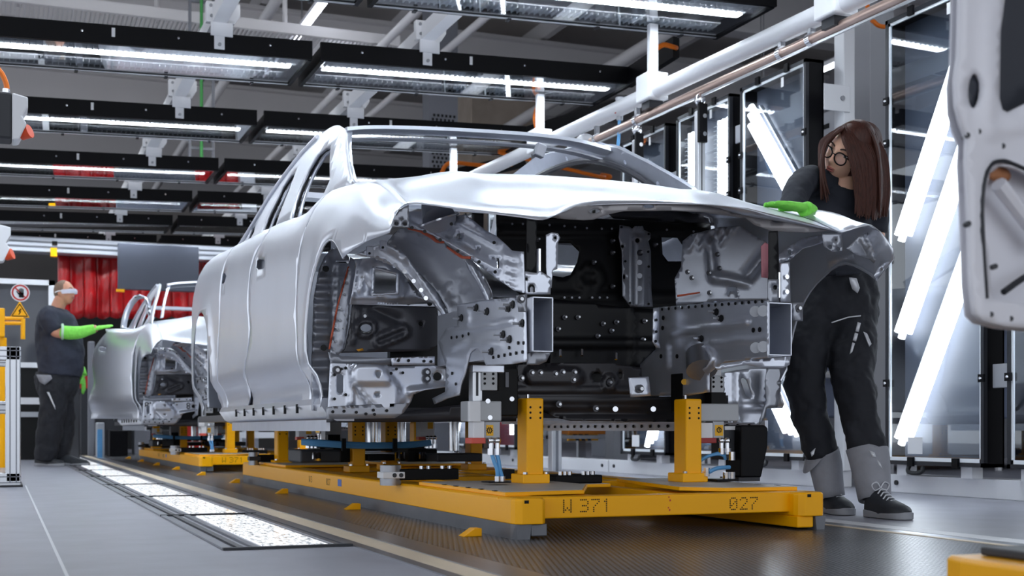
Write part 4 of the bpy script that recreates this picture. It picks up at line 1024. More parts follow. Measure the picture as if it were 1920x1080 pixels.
# bright dash beam seen through the openings
MB().cyl((XC-.75, 5.42, 1.03), (XC+.75, 5.42, 1.03), .085, n=20).build('dash_beam', 'alu', CAR, smooth=True)
MB().box((XC-.75, 5.5, .86), (XC+.75, 5.52, 1.22)).build('dash_panel', 'sheet_light', CAR)
for k in range(12): MB().cyl((XC-.6+.1*k, 5.505, .92), (XC-.6+.1*k, 5.495, .92), .012, n=8).build('dash_hole', 'ecoat', CAR)
cbp = [(1162, 422), (1180, 425), (1185, 429), (1190, 424), (1205, 424), (1207, 431), (1219, 437), (1219, 447), (1215, 452), (1220, 472), (1221, 545), (1224, 575), (1182, 575), (1167, 555), (1166, 472), (1160, 445)]
plate('centre_bracket', cbp, 4.96, 'sheet_mid', [circ(1195, 451, 4.5), circ(1167, 462, 3), circ(1170, 519, 2.5, 10, 5)], relief=lambda x, y: .03*gauss(max(0, abs(x-1200)-9), 4)*(1 if y > 440 else .3), res=5)
stud(1200, 474, 4.92, ln=.02, r=.008)
for yy in (492, 517, 541): MB().cyl(pY(1199, yy, 4.93), pY(1199, yy, 4.92), .012, n=10).build('boss', 'sheet_mid', CAR)
dots([(1165, 426), (1216, 439), (1215, 472), (1216, 500), (1216, 570), (1181, 568), (1172, 490)], 4.945, .0055)
tn = [(1035, 560), (1160, 575), (1235, 580), (1232, 655), (1200, 690), (1030, 690)]
plate('tunnel_plate', tn, 4.80, 'ecoat', relief=lambda x, y: .03*gauss(y-643, 5)+.02*gauss(x-1186, 2), res=8)
for p in ((1058, 595), (1083, 595), (1046, 617), (1130, 607), (1155, 604), (1146, 620), (1120, 630), (1208, 602), (1205, 637)): stud(p[0], p[1], 4.79)
for p in ((1051, 656), (1091, 655), (1155, 662)): MB().cyl(pY(p[0], p[1], 4.77), pY(p[0], p[1]+12, 4.76), .006, n=8).build('pin', 'chrome', CAR)
# lower cross member
cm = [(968, 684), (1060, 680), (1150, 680), (1202, 690), (1205, 745), (1365, 742), (1365, 792), (1070, 789), (1040, 782), (1015, 770), (968, 745)]
plate('cross_member', cm, 4.60, mat('member_dark', (46, 45, 49), .35, .3, noise=.1), [circ(1119, 706, 9), circ(1163, 703, 4, 12, 6)], relief=lambda x, y: .025*gauss(max(0, seg(x, y, (1000, 705), (1075, 708))-14), 3)+.02*gauss(y-732, 4)+.03*gauss(math.hypot(x-1142, y-717)-10, 3)+.02*gauss(y-748, 3)-.02*gauss(y-775, 6), res=6)
for p in ((978, 709), (997, 699), (1013, 699), (1041, 701), (1055, 698), (1077, 698), (1075, 712), (1143, 717), (1048, 758), (1117, 766)): stud(p[0], p[1], 4.575, ln=.014, r=.008)
for p in ((1154, 767), (1225, 767)): MB().cyl(pY(p[0], p[1], 4.59), pY(p[0], p[1], 4.575), .011, n=12).build('ring', 'chrome', CAR)
plate('floor_edge', [(757, 772), (968, 745), (968, 790), (612, 792), (612, 784)], 4.95, 'sheet_dark', res=14)
MB().box((XC-.85, 4.98, .40), (XC+.85, 8.85, .44)).build('floor_pan', 'sheet_dark', CAR)
MB().box((XC-.62, 5.04, .44), (XC+.62, 5.08, .80)).build('inner_dash', 'ecoat', CAR)
# --- right side of the engine bay
rt = [(1280, 452), (1295, 440), (1350, 426), (1390, 424), (1412, 440), (1438, 455), (1440, 500), (1440, 562), (1345, 564), (1268, 573), (1265, 522), (1277, 500)]
plate('strut_tower', rt, lambda x, y: 4.62-.0012*(x-1280), 'sheet_mid', [[(1365, 538), (1380, 538), (1384, 556), (1380, 558), (1376, 546), (1369, 546), (1366, 554), (1361, 552)]],
      relief=lambda x, y: .03*gauss(seg(x, y, (1330, 455), (1338, 520)), 6)+.025*gauss(seg(x, y, (1338, 520), (1400, 530)), 6)+.018*sum(gauss(seg(x, y, (xx, 470-.2*(xx-1290)), (xx+26, 425)), 3) for xx in (1290, 1310, 1330, 1350))-.03*gauss(seg(x, y, (1400, 520), (1440, 470)), 10), res=6)
for p in ((1345, 477), (1349, 503), (1289, 510), (1297, 521), (1329, 512), (1330, 549), (1401, 511)): stud(p[0], p[1], 4.52, ln=.012, r=.006)
plate('sealer_bead', [(1270, 553), (1312, 547), (1312, 550), (1270, 557)], 4.55, 'sealer')
rr_ = [(1226, 577), (1330, 568), (1441, 563), (1441, 671), (1400, 675), (1352, 682), (1330, 700), (1330, 735), (1290, 742), (1240, 742), (1220, 742), (1195, 735), (1195, 690), (1212, 672), (1230, 655)]
plate('front_rail', rr_, XR, 'sheet_light', plane='X', relief=lambda x, y: .014*gauss(seg(x, y, (1258, 625), (1402, 604)), 4)+.012*gauss(seg(x, y, (1252, 648), (1252, 690)), 3)+.01*gauss(seg(x, y, (1330, 645), (1440, 634)), 3)+.02*gauss(math.hypot(x-1312, y-672)-22, 4), res=6)
dots([(1242+12.5*k, 580-1.0*k) for k in range(16)], XR-.004, .006, 'ecoat', 'X')
for p in ((1340, 585), (1349, 597), (1312, 635)): stud(p[0], p[1], XR-.002, 'X', .03, .006); dots([(p[0]+4, p[1])], XR-.003, .014, 'ecoat', 'X', nm='stud_ring')
for p in ((1416, 584), (1431, 583), (1417, 652), (1431, 650)): MB().cyl(pX(p[0], p[1], XR-.001), pX(p[0], p[1], XR-.012), .02, n=14).build('bush', 'steel', CAR, smooth=True)
dots([(1413, 619), (1425, 618), (1244, 596), (1243, 615), (1240, 668), (1270, 668)], XR-.003, .009, 'ecoat', 'X')
plate('rail_edge', [(1225, 578), (1236, 576), (1235, 640), (1238, 653), (1230, 652), (1223, 640)], 4.55, 'sheet_light'); dots([(1230, 600), (1230, 622), (1229, 640)], 4.54, .006)
plate('tow_block', [(1178, 708), (1216, 706), (1220, 742), (1182, 745)], 4.42, 'sheet_light'); stud(1200, 729, 4.41, ln=.018, r=.010)
MB().cyl(pX(1312, 662, XR), pX(1316, 694, XR-.02), .055, .06, 16).build('spring_cup', 'steel', CAR, smooth=True)
plate('rail_lip', [(1340, 688), (1400, 676), (1482, 668), (1480, 684), (1468, 690), (1420, 688), (1400, 684), (1345, 694)], 3.95, 'sheet_light', res=7)
plate('radiator_upright', [(1441, 434), (1458, 433), (1460, 490), (1460, 566), (1441, 564)], 3.88, 'ecoat')
plate('upright_foot', [(1440, 524), (1460, 524), (1460, 566), (1440, 566)], 3.872, 'sheet_mid', [circ(1453, 539, 4.5)])
MB().box((pY(1460, 0, 3.87).x, 3.87, .82), (pY(1463, 0, 3.87).x, 3.9, .91)).build('upright_rod', 'chrome', CAR)
plate('side_bracket', [(1463, 494), (1480, 491), (1482, 566), (1463, 566)], 3.89, 'sheet_light'); dots([(1475, 519), (1475, 547)], 3.88, .009, 'chrome')
plate('tow_bracket', [(1484, 568), (1505, 567), (1505, 602), (1486, 602)], 3.9, 'sheet_mid', relief=lambda x, y: .01*gauss(x-1490, 2)); stud(1498, 578, 3.89, ln=.01, r=.009)
plate('pink_primer_strip', [(1427, 462), (1434, 455), (1441, 458), (1441, 522), (1428, 520)], 3.95, mat('primer_pink', (190, 120, 130), .5))
plate('upper_rail', [(1458, 480), (1478, 462), (1505, 447), (1540, 440), (1562, 448), (1545, 455), (1505, 466), (1478, 490), (1460, 494)], 4.25, 'sheet_light', [circ(1481, 473, 3, 10, 4)], relief=lambda x, y: .02*gauss(seg(x, y, (1465, 488), (1550, 450)), 4), res=6)
plate('lamp_bracket', [(1540, 437), (1578, 438), (1582, 470), (1560, 472), (1545, 462)], 4.02, 'sheet_mid', [circ(1567, 450, 2.5), circ(1556, 463, 4), circ(1571, 467, 4)])
plate('lamp_pan', [(1587, 466), (1613, 441), (1646, 430), (1655, 452), (1664, 482), (1648, 505), (1632, 487), (1605, 478)], 4.0, 'sheet_mid', relief=lambda x, y: .02*sum(gauss(seg(x, y, (1612+k*9, 444-k*2), (1640+k*7, 488-k*3)), 2.5) for k in range(4)), res=5)
plate('fender_nose', [(1646, 503), (1674, 480), (1672, 488), (1652, 514), (1642, 522), (1638, 518)], 3.93, 'sheet_light', [circ(1653, 505, 2.5)])
plate('sill_end_panel', [(1358, 698), (1395, 692), (1425, 690), (1440, 690), (1438, 740), (1436, 772), (1424, 795), (1362, 792), (1355, 760)], 4.62, 'sheet_light', [[(p.x+.35*(p.y-727), p.y) for p in rrect(1392.5, 709, 1404.5, 745, 5.8, 4)]], relief=lambda x, y: .02*gauss(x-1382, 4)+.02*gauss(y-762, 4), res=7)
plate('wheel_arch_skirt', [(1438, 690), (1464, 690), (1462, 730), (1457, 764), (1437, 766), (1435, 782), (1424, 796), (1428, 775), (1437, 750), (1434, 715)], 4.55, 'sheet_mid', res=8)
# --- greenhouse: side frames on the tumblehome surface
def gx(z, side=-1): h = max(0, z-1.28); return XC+side*(.865-.30*h-.25*h*h)
def gpx(px, py):
    X = gx(1.5)
    for _ in range(14):
        p = pX(px, py, X); X = gx(p.z)
    return Vector((p.y, p.z))
def GP(pts): return [gpx(*p) for p in pts]
fo = [(664, 349), (656, 320), (651, 285), (649, 250), (643, 239), (634, 236), (620, 241), (600, 257), (575, 283), (545, 320), (512, 366), (482, 415), (457, 455), (441, 477), (470, 458), (505, 436), (535, 421), (565, 410), (598, 400), (615, 384), (630, 365), (648, 357)]
wf = [(622, 278), (612, 279), (598, 291), (581, 318), (566, 350), (554, 385), (548, 411), (575, 405), (596, 398), (606, 372), (616, 350), (621, 338)]
wr = [(556, 325), (547, 329), (532, 350), (515, 385), (502, 412), (494, 433), (506, 430), (519, 424), (530, 392), (545, 355)]
wq = [(481, 421), (474, 429), (463, 455), (470, 451), (478, 436)]
FO, WF, WR, WQ = cr(GP(fo), True, 2), GP(wf), GP(wr), GP(wq)
sheet('side_frame', FO, [WF, WR, WQ], lambda p: Vector((gx(p.y), p.x, p.y)), .05, 'body_alu', CAR, .012)
for i, (w, m_) in enumerate(((WF, 'sheet_light'), (WR, 'sheet_light'), (WQ, 'sheet_mid'))):
    cx = sum(p.x for p in w)/len(w); cz = sum(p.y for p in w)/len(w)
    inn = [Vector((cx+(p.x-cx)*.95, cz+(p.y-cz)*.965)) for p in w]; out = [Vector((cx+(p.x-cx)*1.05, cz+(p.y-cz)*1.04)) for p in w]
    sheet('window_frame', out, [inn], lambda p: Vector((gx(p.y)+.03, p.x, p.y)), .05, m_, CAR, .012)
    MB().tube([Vector((gx(p.y)+.012, p.x, p.y)) for p in cr(w, True, 2)], .006, 6, closed=True).build('window_seal', 'ecoat', CAR, smooth=True)
MB().tube([Vector((gx(p.y)-.012, p.x, p.y)) for p in cr(GP(fo[7:14]), False, 3)], .012, 8).build('roof_gutter', 'sheet_light', CAR, smooth=True)
# far side frame, seen from inside
def fpx(px, py):
    X = gx(1.6, 1)
    for _ in range(14):
        p = pX(px, py, X); X = gx(p.z, 1)
    return Vector((p.y, p.z))
go = [(930, 352), (963, 326), (1007, 293), (1067, 277), (1113, 268), (1160, 276), (1207, 299), (1250, 322), (1300, 352), (1320, 372), (1262, 372), (1220, 341), (1173, 315), (1123, 302), (1083, 306), (1040, 321), (1007, 338), (985, 360)]
gb = [fpx(*p) for p in go]
sheet('side_frame', gb, [circ(*fpx(1037, 322-2), .012, 8), circ(*fpx(1050, 312), .012, 8), circ(*fpx(1065, 296), .011, 8), circ(*fpx(1175, 303), .011, 8), circ(*fpx(1237, 344), .014, 8)], lambda p: Vector((gx(p.y, 1), p.x, p.y)), .04, 'sheet_light', CAR, .02, smooth=False)
MB().tube([Vector((gx(fpx(*p).y, 1)-.03, fpx(*p).x, fpx(*p).y)) for p in cr([Vector(q) for q in ((985, 358), (1007, 338), (1040, 321), (1083, 306), (1123, 302), (1173, 315), (1220, 341), (1262, 372))], False, 3)], .016, 8).build('window_seal', 'sheet_dark', CAR, smooth=True)
# windscreen header and flanges
hd = [pY(648, 246, 5.82), pY(700, 243, 5.86), pY(800, 245, 5.90), pY(900, 250, 5.90), pY(1000, 257, 5.86), pY(1080, 268, 5.78), pY(1140, 284, 5.66)]
mb = MB()
rg = []
for p in cr(hd, False, 4): rg.append([p+Vector((0, a, b)) for a, b in ((-.035, -.004), (-.03, .014), (.03, .020), (.05, .012), (.05, -.012), (0, -.016))])
mb.loft(rg); mb.build('roof_header', 'sheet_light', CAR, smooth=True)
mb = MB(); rg = []
for p in cr(hd, False, 4): rg.append([p+Vector((0, a, b)) for a, b in ((.06, -.03), (.06, -.022), (.12, -.02), (.12, -.03))])
mb.loft(rg); mb.build('header_flange', 'sheet_mid', CAR, smooth=True)
plate('windscreen_flange', [(650, 242), (661, 243), (659, 275), (662, 310), (671, 345), (658, 347), (652, 310), (649, 275)], lambda x, y: 5.84-.0062*(y-243), 'sheet_light', res=7)
a, b = pY(1006, 268, 5.7), pY(1024, 294, 5.7)
MB().box((a.x, 5.7, b.z), (b.x, 5.74, a.z), Matrix.Rotation(R(18), 3, 'Y')).build('mirror_bracket', 'sheet_mid', CAR, bevel=.005)
# rear of the cabin: roof bow, parcel shelf, deck, tail
MB().box((XC-.70, 6.80, 1.60), (XC+.70, 6.92, 1.63)).build('roof_bow', 'sheet_light', CAR)
MB().box((XC-.80, 7.25, 1.22), (XC+.80, 7.60, 1.26)).build('parcel_shelf', 'sheet_mid', CAR)
MB().box((XC-.80, 7.22, .44), (XC+.80, 7.25, 1.24)).build('seat_wall', 'sheet_mid', CAR)
mb = MB(); vs = []
for j in range(19):
    Y = 7.52+.08*j
    for i in range(13):
        u = -1+i/6; ue = sinterp(T_ue, Y); vs.append(Vector((XC+u*ue, Y, sinterp(T_ze, Y)+.03*(1-u*u))))
mb.add(vs, [(j*13+i, j*13+i+1, (j+1)*13+i+1, (j+1)*13+i) for j in range(18) for i in range(12)])
o = mb.build('boot_deck', 'body_alu', CAR, smooth=True); s_ = o.modifiers.new('thickness', 'SOLIDIFY'); s_.thickness = .01
MB().box((XC-.78, 8.90, .5), (XC+.78, 8.94, 1.38)).build('tail_panel', 'sheet_light', CAR, bevel=.01)
for sd in (1,):
    p, q = Vector((XC+.65, 6.95, 1.75)), Vector((XC+.83, 7.75, 1.40))
    MB().bar(p, q, .05, .12).build('rear_pillar', 'body_alu', CAR, bevel=.01)
# the second car follows on the next skid
CAR2 = copy_tree(CAR, (0, 6.85, 0))
CAR2['label'] = 'second bare silver car body shell farther down the line, touched by the man'
# its front door stands ajar, swung out on the hinge
hg = Vector((XC-.96, 5.14, 0))-Vector((XC, 6.2, 0)); rz = Matrix.Rotation(R(15), 3, 'Z'); seen = set()
for o in CAR2.children:
    b = o.name.split('.')[0]
    if b in ('front_door', 'window_frame', 'mirror_hole', 'window_seal') and b not in seen or (b == 'handle_recess' and b not in seen):
        seen.add(b); o.rotation_euler.z = R(15); o.location = hg-rz@hg
        if b == 'window_frame': o.modifiers[0].thickness = .05
# ================================================================== YELLOW SKID
mat('skid_runner', (108, 110, 116), .4, .5, noise=.15, nscale=6)
mat('plate_grey', (186, 180, 172), .5, noise=.06, nscale=6)
mat('unit_grey', (168, 170, 174), .4, .2)
FONT = {'W': ['10001', '10001', '10001', '10001', '10101', '11011', '10001'], '3': ['11110', '00001', '00001', '01110', '00001', '00001', '11110'],
        '7': ['11111', '00001', '00010', '00100', '01000', '01000', '01000'], '1': ['00100', '01100', '00100', '00100', '00100', '00100', '00100'],
        '0': ['01110', '10001', '10011', '10101', '11001', '10001', '01110'], '2': ['01110', '10001', '00001', '00010', '00100', '01000', '11111']}
SK = thing('transport_skid', 'yellow transport skid numbered 027 carrying the nearer car body', 'skid', (2.08, 6.2, 0))
Y0, Y1 = 3.72, 8.62
for x0, x1, so in ((1.50, 1.615, -1), (2.555, 2.67, 1)):
    r_ = 'runner'
    mb = MB()
    def ring(y, c): return [Vector((x, y, z)) for x, z in ((x0+c, .052), (x1-c, .052), (x1-c, .128), (x1-c-.008, .134), (x0+c+.008, .134), (x0+c, .128))]
    mb.loft([ring(Y0, .022), ring(Y0+.02, .006), ring(Y0+.04, 0), ring(Y1-.05, 0), ring(Y1, .015)])
    ro = mb.build('runner', 'yellow', SK, bevel=.003)
    g0, g1 = (x0, x0+.06) if so < 0 else (x1-.05, x1)
    y0_, y1_ = ((x0+.06, x1) if so < 0 else (x0, x1-.05))
    mb = MB(); mb.loft([[Vector((x, y, z)) for x, z in ((g0+c, .004), (g1-c*.5, .004), (g1, .052), (g0+c*.5, .052))] for y, c in ((Y0+.012, .012), (Y0+.05, .004), (Y1-.05, .004), (Y1, .02))])
    mb.build('wear_strip', 'skid_runner', ro)
    MB().box((y0_, Y0+.015, .012), (y1_, Y1-.02, .052)).build('runner_web', 'yellow' if so > 0 else 'skid_runner', ro, bevel=.004)
    for y in (Y0-.001,): MB().box((x0+.03, y, .118), (x0+.045, y+.01, .128)).build('notch', 'black_matt', ro)
    MB().box((x0-.001, Y0+.15, .127), (x0+.02, Y0+.16, .131)).build('weld_bead', 'yellow', ro)
fb = MB().box((1.60, 3.785, .064), (2.57, 3.87, .133)).build('front_beam', 'yellow', SK, bevel=.004)
MB().box((1.60, Y1-.12, .064), (2.57, Y1-.04, .133)).build('rear_beam', 'yellow', SK, bevel=.004)
for y, w in ((5.05, .10), (5.75, .12), (6.55, .10), (7.35, .12), (7.95, .08)):
    MB().box((1.60, y, .075), (2.57, y+w, .128)).build('cross_beam', 'yellow', SK, bevel=.004)
for x in (1.86, 2.26): MB().box((x, 3.86, .082), (x+.07, 8.5, .122)).build('long_beam', 'yellow', SK, bevel=.004)
def lettering(text, x, z, y, h, par, dx=Vector((1, 0, 0)), nrm=Vector((0, -1, 0)), m='black_matt'):
    p = h/6.5; c0 = Vector((x, y, z))
    for ch in text:
        if ch == ' ': c0 = c0+dx*p*3.2; continue
        mb = MB()
        for j, row in enumerate(FONT[ch]):
            for i, b in enumerate(row):
                if b == '1':
                    c = c0+dx*p*i+Vector((0, 0, h-p*j)); mb.cyl(c, c+nrm*.0008, p*.40, n=8)
        mb.build('character', m, par); c0 = c0+dx*p*6.3
a = pY(1057, 962, 3.785); b = pY(1057, 938, 3.785); lettering('W 371', a.x, a.z, 3.785, b.z-a.z, fb)
a = pY(1369, 957, 3.785); b = pY(1369, 934, 3.785); lettering('027', a.x, a.z, 3.785, b.z-a.z, fb)
for k, (px, py) in enumerate(((1254, 932), (1256, 938), (1253, 952), (1255, 956))): MB().cyl(pY(px, py, 3.785), pY(px, py, 3.7843), .003+.001*(k % 2), n=6).build('paint_mark', 'red', fb)
lettering('W 3', 1.4995, .078, 6.60, .03, SK, Vector((0, -1, 0)), Vector((-1, 0, 0)), 'dark_grey')
lettering('027', 1.4995, .078, 6.22, .03, SK, Vector((0, -1, 0)), Vector((-1, 0, 0)), 'dark_grey')
MB().box((1.4985, 5.92, .082), (1.4998, 5.99, .115)).build('blue_sticker', mat('sticker_blue', (86, 116, 196), .5), SK)
def deck(poly, z, name='deck_plate', t=.013):
    o = MB().prism([(x, y, z) for x, y in poly], (0, 0, t)).build(name, 'yellow', SK, bevel=.002)
    cx = sum(p[0] for p in poly)/len(poly); cy = sum(p[1] for p in poly)/len(poly)
    MB().prism([(cx+(x-cx)*.97, cy+(y-cy)*.97, z+t) for x, y in poly], (0, 0, .0012)).build('deck_surface', 'plate_grey', o)
deck([(1.52, 3.86), (1.83, 3.92), (2.03, 4.32), (2.03, 4.78), (1.52, 4.78)], .134)
deck([(2.24, 4.0), (2.36, 3.88), (2.64, 3.86), (2.66, 4.78), (2.38, 4.78)], .134)
deck([(1.52, 7.3), (2.0, 7.3), (2.0, 8.4), (1.52, 8.4)], .134); deck([(2.2, 7.3), (2.65, 7.3), (2.65, 8.4), (2.2, 8.4)], .134)
deck([(2.0, 4.55), (2.24, 4.55), (2.24, 4.80), (2.0, 4.80)], .124)
for x in (1.53, 2.63):
    for k in range(5): MB().box((x-.012, 3.95+.13*k, .147), (x+.002, 3.975+.13*k, .149)).build('slot', 'black_matt', SK)
# buffer block with bolts in the middle
bb = MB().box((2.02, 4.58, .138), (2.22, 4.74, .172)).build('buffer_block', 'black', SK, bevel=.006)
for x in (2.05, 2.07, 2.09, 2.15, 2.17, 2.19): MB().cyl((x, 4.61, .172), (x, 4.61, .186), .009, n=8).build('bolt', 'chrome', bb)
# support posts
def post(x, y, zt, zb=.148, par=SK, w=.07, dp=.10):
    o = MB().box((x-w/2, y-dp/2, zb), (x+w/2, y+dp/2, zt)).build('support_post', 'yellow', par, bevel=.007)
    MB().box((x-w/2-.02, y-dp/2-.012, zb), (x+w/2+.02, y+dp/2+.012, zb+.035)).build('post_base', 'yellow', o, bevel=.004)
    for i in (-1, 1):
        for k in range(3): MB().cyl((x+i*w*.29, y-dp/2-.001, zt-.035-.02*k), (x+i*w*.29, y-dp/2+.003, zt-.035-.02*k), .0045, n=8).build('hole', 'black_matt', o)
        MB().cyl((x+i*(w/2+.008), y-dp/2-.004, zb+.035), (x+i*(w/2+.008), y-dp/2-.004, zb+.043), .009, n=8).build('bolt', 'chrome', o)
    MB().cyl((x-.01, y, zt), (x-.01, y, zt+.015), .006, n=8).build('pin', 'chrome', o)
post(1.875, 4.50, .47); post(2.49, 4.38, .47)
for x, y in ((1.74, 6.55), (2.02, 6.9), (1.62, 7.9), (2.5, 7.9), (2.45, 6.7)): post(x, y, .40, .128)
# clamp units in front: boxes given in photo pixels on a plane of known depth
def PB(x0, y0, x1, y1, Y, dp, name, m, par=SK, **k):
    a, b = pY(x0, y1, Y), pY(x1, y0, Y); return MB().box((a.x, Y, a.z), (b.x, Y+dp, b.z)).build(name, m, par, **k)
YL = 4.42
cu = PB(880, 752, 941, 790, YL, .10, 'clamp_unit', 'unit_grey', bevel=.005)
PB(887, 688, 905, 756, YL+.03, .05, 'slide', 'alu', cu, bevel=.003); PB(893, 692, 897, 742, YL+.028, .01, 'slide_slot', 'dark_grey', cu)
PB(887, 685, 946, 698, YL+.02, .05, 'top_bar', 'sheet_light', cu, bevel=.003)
bl = PB(904, 696, 933, 732, YL+.02, .05, 'hole_block', 'unit_grey', cu, bevel=.003)
for x in (909, 925):
    for y in (701, 710, 719): MB().cyl(pY(x, y, YL+.021), pY(x, y, YL+.017), .005, n=8).build('hole', 'black_matt', cu)
PB(904, 733, 940, 756, YL+.03, .05, 'hinge', 'black_matt', cu); PB(933, 690, 972, 780, YL+.06, .09, 'drive', 'black_matt', cu, bevel=.006)
PB(948, 698, 954, 726, YL+.055, .01, 'drive_label', 'mid_grey', cu)
for p in ((915, 752), (919, 783), (960, 748)): MB().cyl(pY(p[0], p[1], YL), pY(p[0], p[1], YL-.006), .009, n=10).build('bolt', 'chrome', cu)
PB(880, 752, 902, 791, YL-.01, .02, 'side_cover', 'white_paint', cu, bevel=.003)
PB(888, 790, 909, 822, YL, .06, 'sensor_cover', 'white_paint', cu, bevel=.003); PB(909, 790, 938, 822, YL+.01, .06, 'valve', 'unit_grey', cu, bevel=.003)
sk_ = PB(912, 797, 925, 817, YL+.008, .002, 'gear_sticker', mat('sticker_yellow', (236, 176, 20), .5), cu)
def gear(px, py, Y, r, par):
    c = pY(px, py, Y); mb = MB()
    for k in range(10):
        a0 = 2*math.pi*k/10; a1 = 2*math.pi*(k+1)/10
        mb.add([(c.x+q*math.cos(t), Y, c.z+q*math.sin(t)) for q, t in ((r*.55, a0), (r*.8, a0), (r*.8, a1), (r*.55, a1))], [(0, 1, 2, 3)])
        mb.bar((c.x+r*.75*math.cos(a0), Y, c.z+r*.75*math.sin(a0)), (c.x+r*math.cos(a0), Y, c.z+r*math.sin(a0)), .0005, r*.22)
    mb.bar((c.x, Y, c.z-r*.4), (c.x, Y, c.z+r*.35), .0005, r*.2); mb.bar((c.x-r*.25, Y, c.z+r*.3), (c.x+r*.25, Y, c.z+r*.3), .0005, r*.18)
    mb.build('gear_symbol', 'black', par)
gear(918, 807, YL+.0072, .013, cu)
PB(884, 821, 911, 832, YL-.01, .07, 'red_cap', mat('cap_red', (206, 84, 70), .5), cu, bevel=.003)
def coupling(px, py, py2, Y, par):
    a, b = pY(px, py, Y), pY(px, py2, Y)
    MB().ball(a, .013, 10, 6).cyl(a, b, .009, n=10).cyl(b+Vector((0, 0, .012)), b-Vector((0, 0, .012)), .014, n=8).build('coupling', 'chrome', par, smooth=True)
coupling(921, 826, 847, YL-.01, cu); coupling(933, 826, 847, YL-.01, cu)
for dx in (0, 9):
    MB().tube(cr([pY(922+dx, 850, YL-.01), pY(926+dx, 864, YL-.02), pY(932+dx*.6, 880, YL-.03), pY(933+dx, 897, YL-.05)], False, 5), .008, 8).build('air_hose', 'blue_hose', cu, smooth=True)
    MB().cyl(pY(933+dx, 893, YL-.05), pY(933+dx, 904, YL-.05), .011, n=8).build('fitting', 'chrome', cu)
PB(917, 903, 958, 906, YL-.08, .08, 'fitting_plate', 'black', cu)
PB(945, 880, 965, 898, 4.8, .06, 'cable_block', 'black', SK)
YR = 4.36
cu = PB(1312, 757, 1386, 790, YR, .10, 'clamp_unit', 'unit_grey', bevel=.005)
PB(1280, 700, 1332, 772, YR+.07, .10, 'drive', 'black_matt', cu, bevel=.006); PB(1301, 703, 1307, 730, YR+.065, .01, 'drive_label', 'mid_grey', cu)
MB().cyl(pY(1283, 716, YR+.06), pY(1283, 716, YR+.05), .012, n=12).build('yellow_dot', 'sticker_yellow', cu)
PB(1333, 690, 1352, 704, YR+.02, .04, 'top_block', 'white_paint', cu); PB(1334, 704, 1358, 736, YR+.02, .05, 'hole_block', 'unit_grey', cu, bevel=.003)
for x in (1338, 1353):
    for y in (708, 716, 725): MB().cyl(pY(x, y, YR+.021), pY(x, y, YR+.017), .005, n=8).build('hole', 'black_matt', cu)
PB(1334, 736, 1361, 756, YR+.02, .05, 'hinge', 'black_matt', cu)
PB(1306, 793, 1337, 823, YR, .06, 'sensor_cover', 'white_paint', cu, bevel=.003); PB(1337, 790, 1358, 822, YR+.005, .06, 'valve', 'unit_grey', cu, bevel=.003)
PB(1341, 797, 1356, 817, YR+.003, .002, 'gear_sticker', 'sticker_yellow', cu); gear(1348.5, 806, YR+.0022, .013, cu)
PB(1357, 797, 1390, 862, YR+.03, .10, 'valve_bank', 'dark_grey', cu, bevel=.006); PB(1359, 799, 1388, 806, YR+.026, .01, 'white_label', 'white_paint', cu)
PB(1308, 821, 1344, 831, YR-.005, .06, 'red_cap', mat('cap_dark_red', (150, 44, 44), .5), cu, bevel=.003)
coupling(1353, 826, 846, YR-.01, cu); coupling(1364, 826, 846, YR-.01, cu)
for k in range(5):
    MB().tube(cr([pY(1300+3*k, 880-5*k, YR+.02), pY(1315+4*k, 862-2*k, YR), pY(1335+5*k, 853-k, YR-.01), pY(1360, 850+3*k, YR-.01)], False, 5), .006, 8).build('air_hose', 'blue_hose', cu, smooth=True)
MB().tube(cr([pY(1330, 885, YR-.05), pY(1345, 878, YR-.05), pY(1368, 876, YR-.04)], False, 5), .008, 8).build('air_hose', 'blue_hose', cu, smooth=True)
for x, y in ((1372, 855), (1325, 885), (1361, 893), (1372, 893)): MB().cyl(pY(x, y-8, YR-.04), pY(x, y+8, YR-.04), .013, n=8).build('fitting', 'chrome', cu)
PB(1345, 898, 1385, 903, YR-.08, .1, 'fitting_plate', 'black', cu)
a = pY(1390, 797, YR+.1); 
mb = MB(); mb.prism([pY(x, y, YR-.02) for x, y in ((1390, 797), (1436, 797), (1441, 803), (1440, 838), (1428, 896), (1389, 896))], (0, .12, 0)); mb.build('black_shroud', 'black', cu, bevel=.008)
PB(1385, 895, 1425, 903, YR-.03, .14, 'shroud_base', 'dark_grey', cu)
# side guide rollers
for x0, y0, x1, y1, Y, s in ((709, 870, 755, 912, 4.98, 1.0), (464, 847, 488, 873, 8.0, 1.0)):
    c = pY((x0+x1)/2, (y0+y1)/2, Y); h = pY(0, y0, Y).z-pY(0, y1, Y).z; rr = (pY(x1, y0, Y).x-pY(x0, y0, Y).x)/2*.82
    mb = MB(); mb.cyl((c.x, Y, c.z-h/2), (c.x, Y, c.z+h/2), rr, n=12); o = mb.build('guide_roller', 'steel', SK, smooth=True)
    MB().box((c.x-rr*1.05, Y-rr*1.05, c.z-.012), (c.x+rr*1.15, Y+rr, c.z+.014)).build('roller_band', 'white_paint' if Y < 6 else 'dark_grey', o, bevel=.003)
    for k in (.1, .75): MB().cyl((c.x+rr*k, Y-rr*1.05, c.z+.001), (c.x+rr*k, Y-rr*1.12, c.z+.001), .009, n=10).build('bolt', 'dark_grey', o)
    L = .24 if Y < 6 else .28
    MB().box((c.x+rr*.6, Y-.03, c.z-.02), (c.x+rr+L, Y+.04, c.z+.024)).build('roller_arm', 'black', o, bevel=.003)
    for k in range(4): MB().cyl((c.x+rr+L-.03-.03*k-(.03 if k > 1 else 0), Y, c.z+.024), (c.x+rr+L-.03-.03*k-(.03 if k > 1 else 0), Y, c.z+.036), .009, n=8).build('bolt', 'chrome', o)
